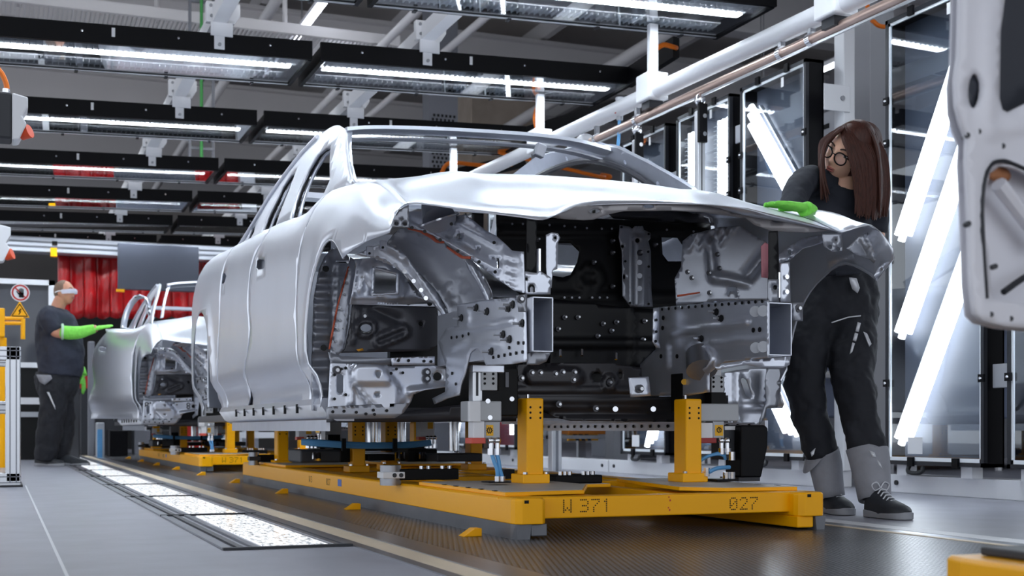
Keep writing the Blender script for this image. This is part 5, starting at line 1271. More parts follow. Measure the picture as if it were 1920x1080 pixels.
# lifting table with hoses in the middle of the skid
lt = PB(563, 843, 640, 868, 6.45, .3, 'lift_table', 'dark_grey', bevel=.01)
PB(625, 840, 665, 867, 6.55, .3, 'lift_block', 'black', lt, bevel=.006); PB(765, 842, 820, 866, 6.45, .3, 'lift_block', 'black', lt, bevel=.006)
PB(600, 838, 800, 846, 6.75, .3, 'lift_plate', 'black', lt, bevel=.004); PB(690, 852, 740, 864, 6.5, .2, 'lift_block', 'black', lt, bevel=.004); PB(660, 848, 770, 856, 6.7, .2, 'lift_bar', 'alu', lt)
PB(820, 850, 905, 866, 6.2, .2, 'lift_block', 'dark_grey', lt, bevel=.006)
for x in (590, 597, 745, 755, 790, 795): MB().cyl(pY(x, 850, 6.4), pY(x, 862, 6.38), .013, n=8).build('fitting', 'chrome', lt)
for k in range(4):
    MB().tube(cr([pY(566, 826+1.5*k, 6.5), pY(600, 828+2*k, 6.45), pY(680, 833+1.6*k, 6.4), pY(760, 832+1.6*k, 6.42), pY(806, 828+1.5*k, 6.5)], False, 6), .011, 8).build('air_hose', 'blue_hose', lt, smooth=True)
for x in (646, 742): PB(x-4, 822, x+3, 846, 6.36, .02, 'hose_strap', 'black', lt)
for x0, y0, x1, y1, Y in ((560, 800, 592, 822, 6.6), (788, 790, 815, 822, 6.6)):
    PB(x0, y0, x1, y1, Y, .08, 'rear_valve', 'white_paint', lt, bevel=.004); PB(x0+14, y0+2, x0+24, y0+14, Y-.002, .002, 'gear_sticker', 'sticker_yellow', lt)
    PB(x0-3, y1-3, x0+10, y1+3, Y-.01, .05, 'red_cap', 'cap_red', lt)
    for k in range(3): coupling(x1-14+7*k, y1-1, y1+14, Y-.01, lt)
for x in (672, 700, 735, 752, 852): MB().cyl(pY(x, 845, 7.3), pY(x, 780, 7.3), .03 if x != 700 else .055, n=16).build('chrome_cylinder', 'chrome', lt, smooth=True)  # upright chrome cylinders behind the lift table
PB(610, 790, 640, 845, 6.9, .1, 'lift_mount', 'unit_grey', lt); PB(615, 815, 638, 842, 6.85, .1, 'lift_motor', 'black', lt)
# car supports reaching the body
for x, y in ():
    MB().box((x-.03, y-.03, .128), (x+.03, y+.03, .385)).build('support_pin', 'steel', SK, bevel=.004)
    MB().box((min(x, 1.6 if x < 2 else 2.56), y-.03, .10), (max(x, 1.6 if x < 2 else 2.56), y+.03, .13)).build('support_arm', 'yellow', SK, bevel=.004)
SK2 = copy_tree(SK, (0, 6.85, 0)); SK2['label'] = 'yellow transport skid under the second car, farther down the line'
SK0 = thing('transport_skid', 'blurred yellow skid end below the near white door', 'skid', (2.08, 1.2, 0))
for o in list(SK.children):
    if o.name.split('.')[0] in ('runner', 'rear_beam', 'front_beam', 'cross_beam', 'long_beam', 'deck_plate'):
        c = o.copy(); COL.objects.link(c); c.parent = SK0; c.location = Vector((0, -6.85+5.0, 0))
        for g in o.children:
            if g.name.split('.')[0] == 'character': continue
            k = g.copy(); COL.objects.link(k); k.parent = c
MB().box((1.56, 1.50, .135), (1.9, 1.74, .15)).build('end_cover', 'dark_grey', SK0, bevel=.004)
MB().cyl((1.62, 1.64, .15), (1.62, 1.64, .175), .012, n=10).build('bolt', 'dark_frame', SK0)
# ------------------------------------------------------------------ white door close to the camera
mat('door_white', (222, 222, 230), .42)
def dpt(px, py):
    d = 2.15+.0009*(px-1800); lx = (px-960)/F
    return Vector((d*(SA+CA*lx), d*(CA-SA*lx), CZ+(HZ-py)/F*d))
DR = thing('car_door', 'white bare car door panel held up close, with a black oval plug', 'car door', dpt(1960, 620))
do = [(1800, -120), (1797, 40), (1795, 110), (1789, 150), (1791, 200), (1800, 235), (1811, 262), (1809, 300), (1815, 420), (1818, 530), (1825, 588), (1840, 602), (1880, 612), (1960, 620), (2120, 622), (2130, -120)]
win = [(1890, -90), (1879, 10), (1872, 60), (1870, 185), (1876, 207), (1886, 212), (1925, 193), (2060, 130), (2070, -90)]
op = [(1856, 560), (1848, 450), (1846, 370), (1856, 322), (1874, 309), (1905, 318), (1990, 360), (2060, 420), (2060, 560), (1950, 575)]
def dfn(p, o=0):
    v = dpt(p.x, p.y); n = Vector((-SA, -CA, 0))
    k = .012*gauss(seg(p.x, p.y, (1852, 20), (1848, 230))-6, 6)+.014*gauss(seg(p.x, p.y, (1850, 250), (2000, 215)), 9)-.012*gauss(min(seg(p.x, p.y, (1846, 450), (1850, 330)), seg(p.x, p.y, (1850, 330), (1875, 306))), 6)
    return v+n*(k+o)
sheet('inner_panel', do, [win, circ(1823, 171, 12, 18, 33, R(3)), op], dfn, 14, 'door_white', DR, .008)
sheet('outer_skin', [(x+5, y) for x, y in do], [win], lambda p: dpt(p.x, p.y)+Vector((SA, CA, 0))*.05, 30, 'door_white', DR, .004)
sheet('window_dark_sheet', win, [], lambda p: dpt(p.x, p.y)+Vector((SA, CA, 0))*.09, 40, mat('dark_sheet_grey', (44, 47, 56), .6), DR, .004)  # dark sheet added behind the opening so the window reads dark
sheet('oval_plug', circ(1823, 171, 13, 18, 34, R(3)), [], lambda p: dpt(p.x, p.y)+Vector((SA, CA, 0))*.004, 12, mat('plug', (38, 42, 52), .35), DR, .006)
sheet('window_liner', win, [[(x+(14 if x < 2000 else -30), y-(12 if y > 100 else 0)) for x, y in win]], lambda p: dpt(p.x, p.y)+Vector((SA, CA, 0))*.03, 14, 'dark_grey', DR, .004)
sheet('brown_patch', circ(1880, 322, 22, 16, 15, R(20)), [], lambda p: dpt(p.x, p.y)+Vector((SA, CA, 0))*.02, 12, mat('sealant_brown', (160, 104, 66), .6), DR, .006)
for pts, r in (([(1848, 560), (1841, 450), (1840, 372), (1851, 318), (1874, 303), (1906, 312), (1990, 352)], .004), ([(1878, 340), (1915, 388), (1965, 445)], .006), ([(1880, 548), (1920, 520), (1975, 490)], .006)):
    MB().tube([dpt(p.x, p.y)+Vector((-SA, -CA, 0))*.004 for p in cr([Vector(q) for q in pts], False, 5)], r, 8).build('groove', 'dark_frame', DR, smooth=True)
MB().tube([dpt(*q)+Vector((-SA, -CA, 0))*0 for q in ((1872, 345), (1960, 460))], .014, 8).build('brace', 'door_white', DR, smooth=True)
for px, py in ((1812, 255), (1833, 248), (1878, 275), (1864, 500), (1814, 420), (1893, 598), (1856, 590)):
    p = dpt(px, py); MB().cyl(p+Vector((SA, CA, 0))*.01, p+Vector((-SA, -CA, 0))*.006, .005, n=8).build('hole', 'dark_grey', DR)
p = dpt(2080, 300)
MB().box((p.x-.02, p.y-.02, .149), (p.x+.02, p.y+.02, 1.2)).build('stand_post', 'dark_grey', DR)
# ================================================================== PEOPLE
CR, CU, CC = Vector((CA, -SA, 0)), Vector((0, 0, 1)), Vector((-SA, -CA, 0))     # picture right, up, towards the viewer
def pd(px, py, d):
    lx = (px-960)/F
    return Vector((d*(SA+CA*lx), d*(CA-SA*lx), CZ+(HZ-py)/F*d))
def skin_mat(name, c):
    m = mat(name, c, .48, noise=.05, nscale=30); b = m.node_tree.nodes['Principled BSDF']
    b.inputs['Subsurface Weight'].default_value = .12; b.inputs['Subsurface Radius'].default_value = (.01, .004, .002); return m
skin_mat('skin_fair', (226, 178, 152)); skin_mat('skin_tan', (208, 150, 122))
mat('shirt_navy', (34, 37, 47), .85, noise=.12, nscale=14, bump=.25, bscale=25)
mat('shirt_slate', (42, 46, 60), .85, noise=.12, nscale=10, bump=.25, bscale=18)
mat('trouser_dark', (24, 26, 34), .8, noise=.15, nscale=10, bump=.25, bscale=22)
mat('trouser_grey', (142, 143, 150), .8, noise=.1, nscale=14, bump=.25, bscale=25)
mat('reflective', (206, 208, 214), .35, .2)
mat('glove_green', (132, 226, 86), .75, noise=.12, nscale=30, bump=.3, bscale=60)
mat('shoe_black', (40, 43, 50), .6, noise=.15, nscale=30)
mat('sole_grey', (150, 152, 158), .6)
mat('hair_brown', (66, 36, 28), .5, noise=.4, nscale=40, stretch=(6, 6, .6), spec=.3)
mat('hair_short', (120, 96, 80), .7, noise=.25, nscale=60)
mat('lip', (176, 106, 98), .4); mat('brow', (52, 36, 32), .7); mat('eye_white', (232, 230, 228), .2); mat('iris', (44, 34, 30), .2)
glass_mat('lens', tint=(.97, .94, .94), gain=1.5)
def ellip(path, rad, n=18, up=None):
    """rings along a path; rad = (sideways, front-back) per point"""
    P = [Vector(p) for p in path]; rings = []; prev = None
    for i, p in enumerate(P):
        d = (P[min(i+1, len(P)-1)]-P[max(i-1, 0)]).normalized()
        a = up-d*up.dot(d) if up is not None else (d.orthogonal() if prev is None else prev-d*prev.dot(d))
        a.normalize(); prev = a; b = d.cross(a); r = rad[i] if isinstance(rad[i], tuple) else (rad[i], rad[i])
        rings.append([p+a*math.cos(2*math.pi*k/n)*r[0]+b*math.sin(2*math.pi*k/n)*r[1] for k in range(n)])
    return rings
def smoothed(path, rad, n=4):
    """Catmull-Rom the path and its radii together"""
    R2 = [r if isinstance(r, tuple) else (r, r) for r in rad]
    p = cr(path, False, n); q = cr([Vector((a, b, 0)) for a, b in R2], False, n)
    return p, [(v.x, v.y) for v in q]
def limb(mb, path, rad, n=18, up=None, k=4):
    p, r = smoothed(path, rad, k); mb.loft(ellip(p, r, n, up)); return mb
def fold(mb, amp, freq, seed=0, damp=None):
    """cloth folds: waves pushed along the outline"""
    from mathutils import noise
    for v in mb.v:
        k = noise.noise(Vector((v.x*freq+seed, v.y*freq, v.z*freq*1.6)))+.5*noise.noise(Vector((v.x*freq*2.3, v.y*freq*2.3+seed, v.z*freq*3.4)))
        v += Vector((k, -k*.6, .3*k))*amp
    return mb
def head_mb(c, B, s, nose=1., jaw=1., ears=True):
    """B = 3x3 basis (right, forward, up); one closed skull with brow, sockets, nose, lips, chin, ears"""
    mb = MB(); n, m = 44, 34
    def bump(x, z, x0, z0, wx, wz): return math.exp(-((x-x0)/wx)**2-((z-z0)/wz)**2)
    def P(t, u):
        x, y, z = math.sin(t)*math.sin(u), math.sin(t)*math.cos(u), math.cos(t)
        X, Y, Z = x*.074, y*.094, z*.115
        if Z < 0:
            k = -Z/.115; X *= 1-.30*k*k*jaw; Y = Y*(1-.10*k) if Y > 0 else Y*(1-.45*k*k)
            if Y > 0: Y += .012*k
        if Y > 0.02:
            f = min(1, (Y-.02)/.04)
            Y -= f*.010*bump(abs(X), Z, .031, .010, .018, .014)       # eye sockets
            Y += f*.006*bump(abs(X), Z, .028, .034, .028, .010)       # brow
            Y += f*nose*(.017*bump(X, Z, 0, -.022, .011, .014)+.010*bump(X, Z, 0, .002, .008, .022))
            Y += f*.006*bump(X, Z, 0, -.050, .020, .006)+f*.005*bump(X, Z, 0, -.062, .016, .006)-f*.003*bump(X, Z, 0, -.056, .02, .003)
            Y += f*.009*bump(X, Z, 0, -.092, .022, .014)              # chin
            Y += f*.004*bump(abs(X), Z, .042, -.025, .016, .02)       # cheek
            Y -= f*.010*max(0, abs(X)-.045)/.03
        return Vector((X, Y, Z))*s
    vs = [P(0, 0)]
    for i in range(1, m):
        for k in range(n): vs.append(P(math.pi*i/m, 2*math.pi*k/n))
    vs.append(P(math.pi, 0)); fs = [(0, 1+k, 1+(k+1)%n) for k in range(n)]
    for i in range(m-2):
        for k in range(n): fs.append((1+i*n+k, 1+(i+1)*n+k, 1+(i+1)*n+(k+1)%n, 1+i*n+(k+1)%n))
    e = len(vs)-1; fs += [(e, 1+(m-2)*n+(k+1)%n, 1+(m-2)*n+k) for k in range(n)]
    mb.add([c+B@v for v in vs], fs)
    for sx in ((-1, 1) if ears else ()):                                # ears
        mb.ball((0, 0, 0), 1, 10, 8)
        for v in mb.v[-(10*7+2):]:
            q = Vector((sx*.073+v.x*.010, -.008+v.y*.018, -.008+v.z*.030))*s; v.x, v.y, v.z = c+B@q
    return mb
def basis(fw, up):
    fw = Vector(fw); fw = (CR*fw.x+CU*fw.y+CC*fw.z).normalized(); u = Vector(up); u = CR*u.x+CU*u.y+CC*u.z
    u = (u-fw*u.dot(fw)).normalized(); r = fw.cross(u)
    return Matrix((r, fw, u)).transposed()
def hand_mb(w, dr, nr, s=1., curl=.25, thumb=1):
    """palm, four fingers of different length and a thumb; dr = finger direction, nr = back of the hand"""
    mb = MB(); dr = Vector(dr).normalized(); nr = Vector(nr); nr = (nr-dr*nr.dot(dr)).normalized(); sd = dr.cross(nr)*thumb
    mb.loft(ellip([w, w+dr*.03*s, w+dr*.075*s, w+dr*.088*s], [(.028*s, .017*s), (.036*s, .017*s), (.041*s, .014*s), (.036*s, .010*s)], 14, sd))
    for k, L in enumerate((.072, .080, .075, .058)):
        b = w+dr*.080*s+sd*(.030-.020*k)*s; p = [b-dr*.01*s]; dcur = dr.copy()
        for j, f in enumerate((.42, .32, .26)):
            dcur = (dcur-nr*curl*(.7 if j == 0 else 1)).normalized(); p.append(p[-1]+dcur*L*f*s*(1.15 if j == 0 else 1))
        mb.loft(ellip(p, [.0095*s, .0090*s, .0082*s, .0062*s], 9))
    b = w+dr*.028*s+sd*.030*s
    mb.loft(ellip([b-sd*.012*s, b+(sd*.6+dr*.5).normalized()*.03*s, b+(sd*.5+dr*.8).normalized()*.055*s-nr*.006*s], [.013*s, .011*s, .008*s], 9))
    return mb
def remesh(o, vox, it=4):
    r_ = o.modifiers.new('join', 'REMESH'); r_.mode = 'VOXEL'; r_.voxel_size = vox; r_.use_smooth_shade = True
    s_ = o.modifiers.new('soften', 'SMOOTH'); s_.factor = .5; s_.iterations = it
    return o
def shoe(name, heel, toe, par, w=.046, lace=True):
    heel = Vector(heel); toe = Vector(toe); d = toe-heel; d.z = 0; L = d.length; d.normalize(); sd = Vector((d.y, -d.x, 0)); z0 = heel.z
    def sec(t, hw, h, lo=.018): # rounded top section
        c = heel+d*L*t; o_ = []
        for k in range(12):
            a = math.pi*k/11; o_.append(c+sd*hw*math.cos(a)+Vector((0, 0, lo+(h-lo)*max(0, math.sin(a))**.7)))
        return o_
    up = MB(); up.loft([sec(0, .022, .075), sec(.03, .034, .105), sec(.15, .040, .112), sec(.30, .041, .108), sec(.45, .043, .090), sec(.60, .047, .076), sec(.78, .049, .064), sec(.92, .040, .054), sec(1.0, .020, .036)])
    o = up.build(name, 'shoe_black', par, smooth=True)
    so = MB()
    def ss_(t, hw, z): c = heel+d*L*t; return [c+sd*hw+Vector((0, 0, z)), c-sd*hw+Vector((0, 0, z)), c-sd*hw*.96, c+sd*hw*.96]
    so.loft([ss_(-.03, .024, .03), ss_(.02, .038, .03), ss_(.2, .043, .028), ss_(.45, .043, .022), ss_(.65, .050, .022), ss_(.82, .051, .024), ss_(.96, .040, .026), ss_(1.03, .020, .03)])
    so.build('sole', 'sole_grey', o, smooth=True, bevel=.003)
    if lace:
        for k in range(5):
            t = .36+.07*k; h = .104-.010*k
            c = heel+d*L*t+Vector((0, 0, h+.004)); MB().tube([c+sd*.026-Vector((0, 0, .012)), c+sd*.012+Vector((0, 0, .003)), c-sd*.012+Vector((0, 0, .003)), c-sd*.026-Vector((0, 0, .012))], .003, 6).build('lace', 'reflective', o)
        c = heel+d*L*.30+Vector((0, 0, .118))
        for k in (-1, 1): MB().tube(cr([c, c+sd*.02*k+Vector((0, 0, .022)), c+sd*.045*k+Vector((0, 0, .012)), c+sd*.03*k-Vector((0, 0, .01)), c], False, 4), .0028, 6).build('lace', 'reflective', o, smooth=True)
    return o
def face_parts(body, c, B, s, woman):
    L = lambda x, y, z: c+B@(Vector((x, y, z))*s)
    for sx in (-1, 1):
        e = L(sx*.031, .0755, .010)
        mb = MB().ball((0, 0, 0), 1, 12, 8)
        for v in mb.v: q = Vector((sx*.031+v.x*.0135, .0735+v.y*.006, .010+v.z*.0055))*s; v.x, v.y, v.z = c+B@q
        ey = mb.build('eye', 'eye_white', body, smooth=True)
        mb = MB().ball((0, 0, 0), 1, 10, 6)
        for v in mb.v: q = Vector((sx*.031-.003+v.x*.0055, .0775+v.y*.003, .009+v.z*.0052))*s; v.x, v.y, v.z = c+B@q
        mb.build('iris', 'iris', ey, smooth=True)
        MB().tube([L(sx*.016, .083, .0145), L(sx*.031, .0825, .0175), L(sx*.046, .074, .0135)], .0016*s, 6).build('eyelash' if woman else 'eyelid', 'brow', ey)
        MB().tube(cr([L(sx*.013, .092, .031), L(sx*.030, .0905, .038), L(sx*.050, .078, .031)], False, 3), [(.0032 if woman else .004)*s*k for k in (.8, 1, 1, 1, .9, .7, .4)], 6).build('eyebrow', 'brow' if woman else 'hair_short', body, smooth=True)
    mb = MB()
    for zz, w_, yy in ((-.051, .020, .0905), (-.0605, .017, .0895)):
        mb.loft(ellip([L(-w_, yy-.009, zz-.001), L(-w_*.5, yy+.001, zz), L(0, yy+.003, zz), L(w_*.5, yy+.001, zz), L(w_, yy-.009, zz-.001)], [.001*s, .0042*s, .0042*s, .0042*s, .001*s], 8))
    mb.build('lips', 'lip', body, smooth=True)
def pw(px, py, d): return pd(px, py, d+.30+(.04-.30)*max(0, min(1, (py-560)/380)))
# ------------------------------------------------------------------ woman at the right fender
WO = thing('person', 'person with long dark brown hair and glasses leaning over the car', 'person', pw(1600, 972, 5.12)*1)
WO.location.z = 0
Hc = pw(1590, 286, 5.12); B = basis((-.72, -.26, .64), (.50, .83, .28)); HS = 1.10
Ld = .0217
body = head_mb(Hc, B, HS, 1.35, ears=False)
nk0 = Hc+B@Vector((0, -.02, -.075)); nk1 = pw(1580, 362, 5.17)
limb(body, [nk0, nk0.lerp(nk1, .5), nk1, pw(1572, 400, 5.2)], [.052, .050, .056, .09])
limb(body, [pw(1572, 385, 5.2), pw(1566, 440, 5.2), pw(1572, 500, 5.2), pw(1576, 560, 5.22)], [(.13, .08), (.12, .085), (.12, .085), (.13, .09)], up=CR)
aL = [pw(1528, 345, 5.16), pw(1508, 345, 5.10), pw(1488, 392, 4.96), pw(1496, 408, 4.90)]
limb(body, aL, [.048, .044, .038, .026])
aR = [pw(1622, 362, 5.2), pw(1636, 400, 5.24), pw(1640, 455, 5.22), pw(1610, 470, 5.12), pw(1590, 470, 5.08)]
limb(body, aR, [.048, .044, .038, .033, .026])
lL = [pw(1545, 560, 5.2), pw(1520, 650, 5.2), pw(1512, 720, 5.2), pw(1528, 800, 5.24), pw(1548, 870, 5.28), pw(1558, 935, 5.32)]
lR = [pw(1600, 560, 5.2), pw(1598, 650, 5.16), pw(1603, 730, 5.12), pw(1618, 800, 5.1), pw(1632, 870, 5.1), pw(1640, 935, 5.1)]
rl_ = [.085, .075, .060, .052, .040, .036]
limb(body, lL, rl_); limb(body, lR, rl_)
bo = remesh(body.build('body', 'skin_fair', WO, smooth=True), .0048, 3)
face_parts(bo, Hc, B, HS, True)
# shirt
sh = MB()
limb(sh, [pw(1574, 372, 5.18), pw(1566, 392, 5.19), pw(1560, 430, 5.2), pw(1568, 480, 5.2), pw(1574, 520, 5.2)], [(.095, .070), (.165, .105), (.165, .115), (.145, .11), (.145, .115)], 26, CR, 6)
limb(sh, [pw(1562, 348, 5.17), pw(1532, 338, 5.15), pw(1508, 340, 5.10), pw(1490, 372, 4.99), pw(1487, 402, 4.92)], [.056, .060, .062, .056, .052], 18)
limb(sh, [pw(1585, 352, 5.2), pw(1622, 360, 5.21), pw(1637, 395, 5.24), pw(1641, 440, 5.23)], [.062, .072, .066, .058], 18)
limb(sh, [pw(1580, 352, 5.165), pw(1576, 366, 5.17), pw(1570, 385, 5.18)], [(.062, .060), (.078, .068), (.12, .08)], 22, CR)
so_ = sh.build('shirt', 'shirt_navy', WO, smooth=True); remesh(so_, .008, 5)
tx = bpy.data.textures.new('cloth_folds', 'CLOUDS'); tx.noise_scale = .09
def folds(o, st): d = o.modifiers.new('folds', 'DISPLACE'); d.texture = tx; d.strength = st; d.mid_level = .5; d.texture_coords = 'LOCAL'
folds(so_, .016)
# glove resting on the bonnet
g = hand_mb(pd(1509, 390, 5.06), -CR+CC*.25+CU*.10, (0, 0, 1), 1.1, .05)
limb(g, [pd(1520, 400, 5.09), pd(1509, 391, 5.06)], [.036, .033])
remesh(g.build('glove', 'glove_green', WO, smooth=True), .004, 2)
# trousers
tr = MB()
limb(tr, [pw(1574, 500, 5.2), pw(1576, 525, 5.2), pw(1574, 560, 5.2), pw(1570, 600, 5.2), pw(1570, 630, 5.2)], [(.135, .105), (.145, .115), (.165, .125), (.165, .12), (.10, .08)], 26, CR)
limb(tr, [pw(1542, 560, 5.2), pw(1522, 620, 5.2), pw(1508, 700, 5.2), pw(1520, 770, 5.22), pw(1535, 830, 5.25), pw(1548, 875, 5.28), pw(1558, 926, 5.31)], [.095, .100, .086, .076, .070, .062, .052], 22)
limb(tr, [pw(1602, 560, 5.2), pw(1598, 620, 5.18), pw(1598, 690, 5.14), pw(1609, 765, 5.1), pw(1623, 830, 5.1), pw(1633, 880, 5.1), pw(1640, 932, 5.1)], [.095, .102, .094, .080, .076, .068, .056], 22)
to = tr.build('trousers', 'trouser_dark', WO, smooth=True); remesh(to, .007, 4); folds(to, .034)
def cuff(path, rad, name='trouser_cuff'):
    mb = MB(); p, r_ = smoothed(path, rad, 4); R_ = ellip(p, r_, 26)
    # slanted upper edge: pull the first ring down on one side
    for v in R_[0]: v.z -= .9*max(0, (v-p[0]).dot(CR)) if name == 'a' else .9*max(0, -(v-p[0]).dot(CR))
    mb.loft(R_, cap=False); o = mb.build('trouser_cuff', 'trouser_grey', WO, smooth=True); folds(o, .012)
    s_ = o.modifiers.new('thickness', 'SOLIDIFY'); s_.thickness = .004; return o
cuff([pw(1540, 848, 5.255), pw(1548, 875, 5.28), pw(1558, 932, 5.31)], [.074, .068, .058])
cuff([pw(1625, 838, 5.09), pw(1633, 880, 5.1), pw(1640, 938, 5.1)], [.083, .075, .063], 'a')
def patch(poly, d, m='reflective', name='reflective_patch', th=.004):
    return sheet(name, poly, [], lambda p: pw(p.x, p.y, d), 12, m, WO, th)
for q, d in (([(1608, 604), (1614, 606), (1610, 622), (1604, 621)], 5.02), ([(1603, 624), (1609, 626), (1605, 640), (1599, 638)], 5.02), ([(1598, 642), (1603, 644), (1598, 660), (1593, 664)], 5.02),
             ([(1619, 622), (1626, 626), (1634, 645), (1630, 650)], 5.04), ([(1559, 604), (1590, 594), (1614, 591), (1614, 593), (1590, 596), (1560, 606)], 5.04),
             ([(1520, 848), (1529, 840), (1526, 852), (1522, 856)], 5.13), ([(1629, 844), (1640, 849), (1643, 858), (1636, 856)], 4.99), ([(1643, 860), (1650, 868), (1655, 880), (1648, 872)], 4.99),
             ([(1592, 520), (1606, 522), (1612, 540), (1608, 550), (1598, 542), (1594, 530)], 5.05)):
    patch(q, d)
patch([(1568, 508), (1612, 506), (1612, 514), (1568, 518)], 5.06, 'shirt_navy', 'belt')
h_ = pd(1630, 968, 5.14); h_.z = .002; t_ = pd(1702, 976, 4.95); t_.z = .002; shoe('shoe', h_, t_, WO)
h_ = pd(1548, 955, 5.42); h_.z = .002; t_ = pd(1590, 962, 5.22); t_.z = .002; shoe('shoe', h_, t_, WO)
# hair: long straight locks from the parting
hm = MB(); hr_ = random.Random(3)
lk = [pw(x, y, 5.12) for x, y in ()]
sk = MB().ball((0, 0, 0), 1, 24, 16)
for v in sk.v:
    q = Vector((v.x*.083, -.012+v.y*.100, .012+v.z*.119))*HS
    lim = .02 if q.x > -.015 else .02+.065*min(1, (-.015-q.x)/.03)
    if q.y > lim and q.z < .085: q.y = lim+(q.y-lim)*.3
    v.x, v.y, v.z = Hc+B@q
hm.add(sk.v, sk.f)
def lock(pts, r):
    p = cr(pts, False, 5); n = len(p); hm.tube(p, [r*(.55+.45*min(1, i/4)) if i < n*.75 else r*max(.12, (1-(i/n-.75)/.27)) for i in range(n)], 6)
for i in range(70):
    s = i/69*1.25; k = min(1, s); j = lambda a: hr_.uniform(-a, a)
    co = .118*math.cos(s*1.45)                       # towards the camera at the front edge, behind at the end
    x1, x2, x3, x4 = 1583+k*48, 1598+k*60, 1606+k*58, 1604+k*56
    x0 = 1578+k*22
    yend = 408-14*abs(k-.55)+j(7)
    lock([pw(x0+j(2), 240-8*math.sin(k*2.6)+j(1.5), 5.12-.8*co+.02), pw(x1+j(2), 262-14*k+j(2), 5.12-co-.004), pw(x2+j(2), 302-8*k, 5.12-co-.004), pw(x3+j(2), 352, 5.13-co*.9), pw(x4+j(3), yend, 5.14-co*.85)], .0085+hr_.random()*.003)
for i in range(26):
    s = i/25; j = lambda a: hr_.uniform(-a, a)
    x1 = 1570-24*s; dd = 5.0+.05*s
    lock([pw(1584+j(2), 238+j(1), 5.07), pw(x1+6+j(1), 244+10*s, dd), pw(1549-10*s+j(1.5), 272+j(2), dd+.05), pw(1542-4*s+j(2), 318, dd+.05), pw(1547+j(9), 372+j(8), dd+.04)], .007)
for i in range(16):
    s = i/15; j = lambda a: hr_.uniform(-a, a)
    lock([pw(1584+j(2), 236, 5.08), pw(1576-6*s, 240+2*s, 5.035+.02*s), pw(1568-16*s, 250+10*s, 5.04+.03*s), pw(1556-12*s, 268+8*s, 5.06+.04*s)], .006)
for i in range(40):
    s = i/39; j = lambda a: hr_.uniform(-a, a)
    lock([pw(1584+20*s, 236-6*s+j(1), 5.06+.1*s), pw(1597+26*s+j(2), 243-2*s, 5.025+.12*s), pw(1608+30*s+j(2), 275-6*s, 5.02+.12*s), pw(1612+34*s, 320, 5.025+.12*s), pw(1612+36*s+j(3), 400+j(8), 5.04+.12*s)], .008)
for i in range(46):
    s = i/45; j = lambda a: hr_.uniform(-a, a)
    lock([pw(1586+14*s+j(2), 233-5*s, 5.06+.14*s), pw(1606+24*s+j(2), 229+4*s, 5.04+.16*s), pw(1630+18*s+j(2), 246+2*s, 5.035+.17*s), pw(1644+10*s+j(2), 285, 5.04+.17*s), pw(1650+8*s+j(2), 340, 5.05+.16*s), pw(1648+8*s+j(3), 398+j(9), 5.06+.15*s)], .0085)
hm.build('hair', 'hair_brown', WO, smooth=True)
# glasses
gl = None
L = lambda x, y, z: Hc+B@(Vector((x, y, z))*HS)
fr_ = MB()
for sx in (-1, 1):
    ring = [L(sx*.033+.026*math.cos(t), .103-.10*max(0, abs(sx*.033+.026*math.cos(t))-.03)**1.2-.004*math.sin(t)*0, .003+.0225*math.sin(t)) for t in [2*math.pi*k/24 for k in range(24)]]
    fr_.tube(ring, .0031, 6, closed=True)
    fr_.tube([L(sx*.058, .094, .012), L(sx*.068, .080, .013), L(sx*.078, .02, .010), L(sx*.078, -.01, .004)], .002, 6)
fr_.tube([L(-.008, .104, .008), L(0, .107, .011), L(.008, .104, .008)], .002, 6)
gl = fr_.build('glasses', 'black', WO, smooth=True)
for sx in (-1, 1):
    mb = MB(); ring = [L(sx*.033+.025*math.cos(t), .1025, .003+.0215*math.sin(t)) for t in [2*math.pi*k/24 for k in range(24)]]
    mb.add(ring, [tuple(range(24))]); mb.build('lens', 'lens', gl)
# ------------------------------------------------------------------ man at the second car
MA = thing('person', 'person in dark work clothes, safety goggles and green gloves beside the second car', 'person', pd(95, 874, 12.45)); MA.location.z = 0
D0 = 12.45
def q(px, py, o=0): return pd(px, py, D0-o)
Hm = q(121, 549); Bm = basis((.93, .06, .22), (-.05, 1, 0)); hs = 1.03
bd = head_mb(Hm, Bm, hs, 1.1, .75)
limb(bd, [q(116, 560), q(110, 572), q(106, 584), q(104, 600)], [.066, .064, .07, .11])
limb(bd, [q(104, 590), q(106, 640), q(110, 690), q(108, 720)], [(.13, .17), (.16, .18), (.17, .18), (.15, .17)], up=CR)
limb(bd, [q(92, 592, .17), q(96, 612, .20), q(108, 624, .20), q(135, 624, .20), q(165, 619, .18), q(182, 615, .17)], [.065, .060, .052, .046, .038, .032])
limb(bd, [q(110, 594, -.18), q(126, 640, -.22), q(146, 690, -.2), q(154, 712, -.18)], [.062, .055, .046, .034])
mL = [q(104, 715, .09), q(98, 770, .10), q(92, 820, .10), q(86, 862, .10)]; mR = [q(112, 715, -.09), q(116, 770, -.10), q(116, 820, -.10), q(112, 862, -.10)]
limb(bd, mL, [.10, .075, .058, .05]); limb(bd, mR, [.10, .075, .058, .05])
b2 = remesh(bd.build('body', 'skin_tan', MA, smooth=True), .008, 3)
face_parts(b2, Hm, Bm, hs, False)
sh = MB()
limb(sh, [q(108, 577), q(106, 586), q(106, 605), q(110, 640), q(114, 670), q(112, 704)], [(.085, .12), (.15, .20), (.19, .22), (.22, .22), (.225, .22), (.205, .21)], 26, CR, 6)
limb(sh, [q(98, 588, .10), q(92, 595, .17), q(96, 610, .20), q(104, 622, .20)], [.09, .098, .090, .080], 18)
limb(sh, [q(108, 588, -.10), q(110, 597, -.18), q(118, 622, -.2)], [.09, .095, .085], 18)
s2 = sh.build('shirt', 'shirt_slate', MA, smooth=True); remesh(s2, .014, 5); folds(s2, .025)
tr = MB()
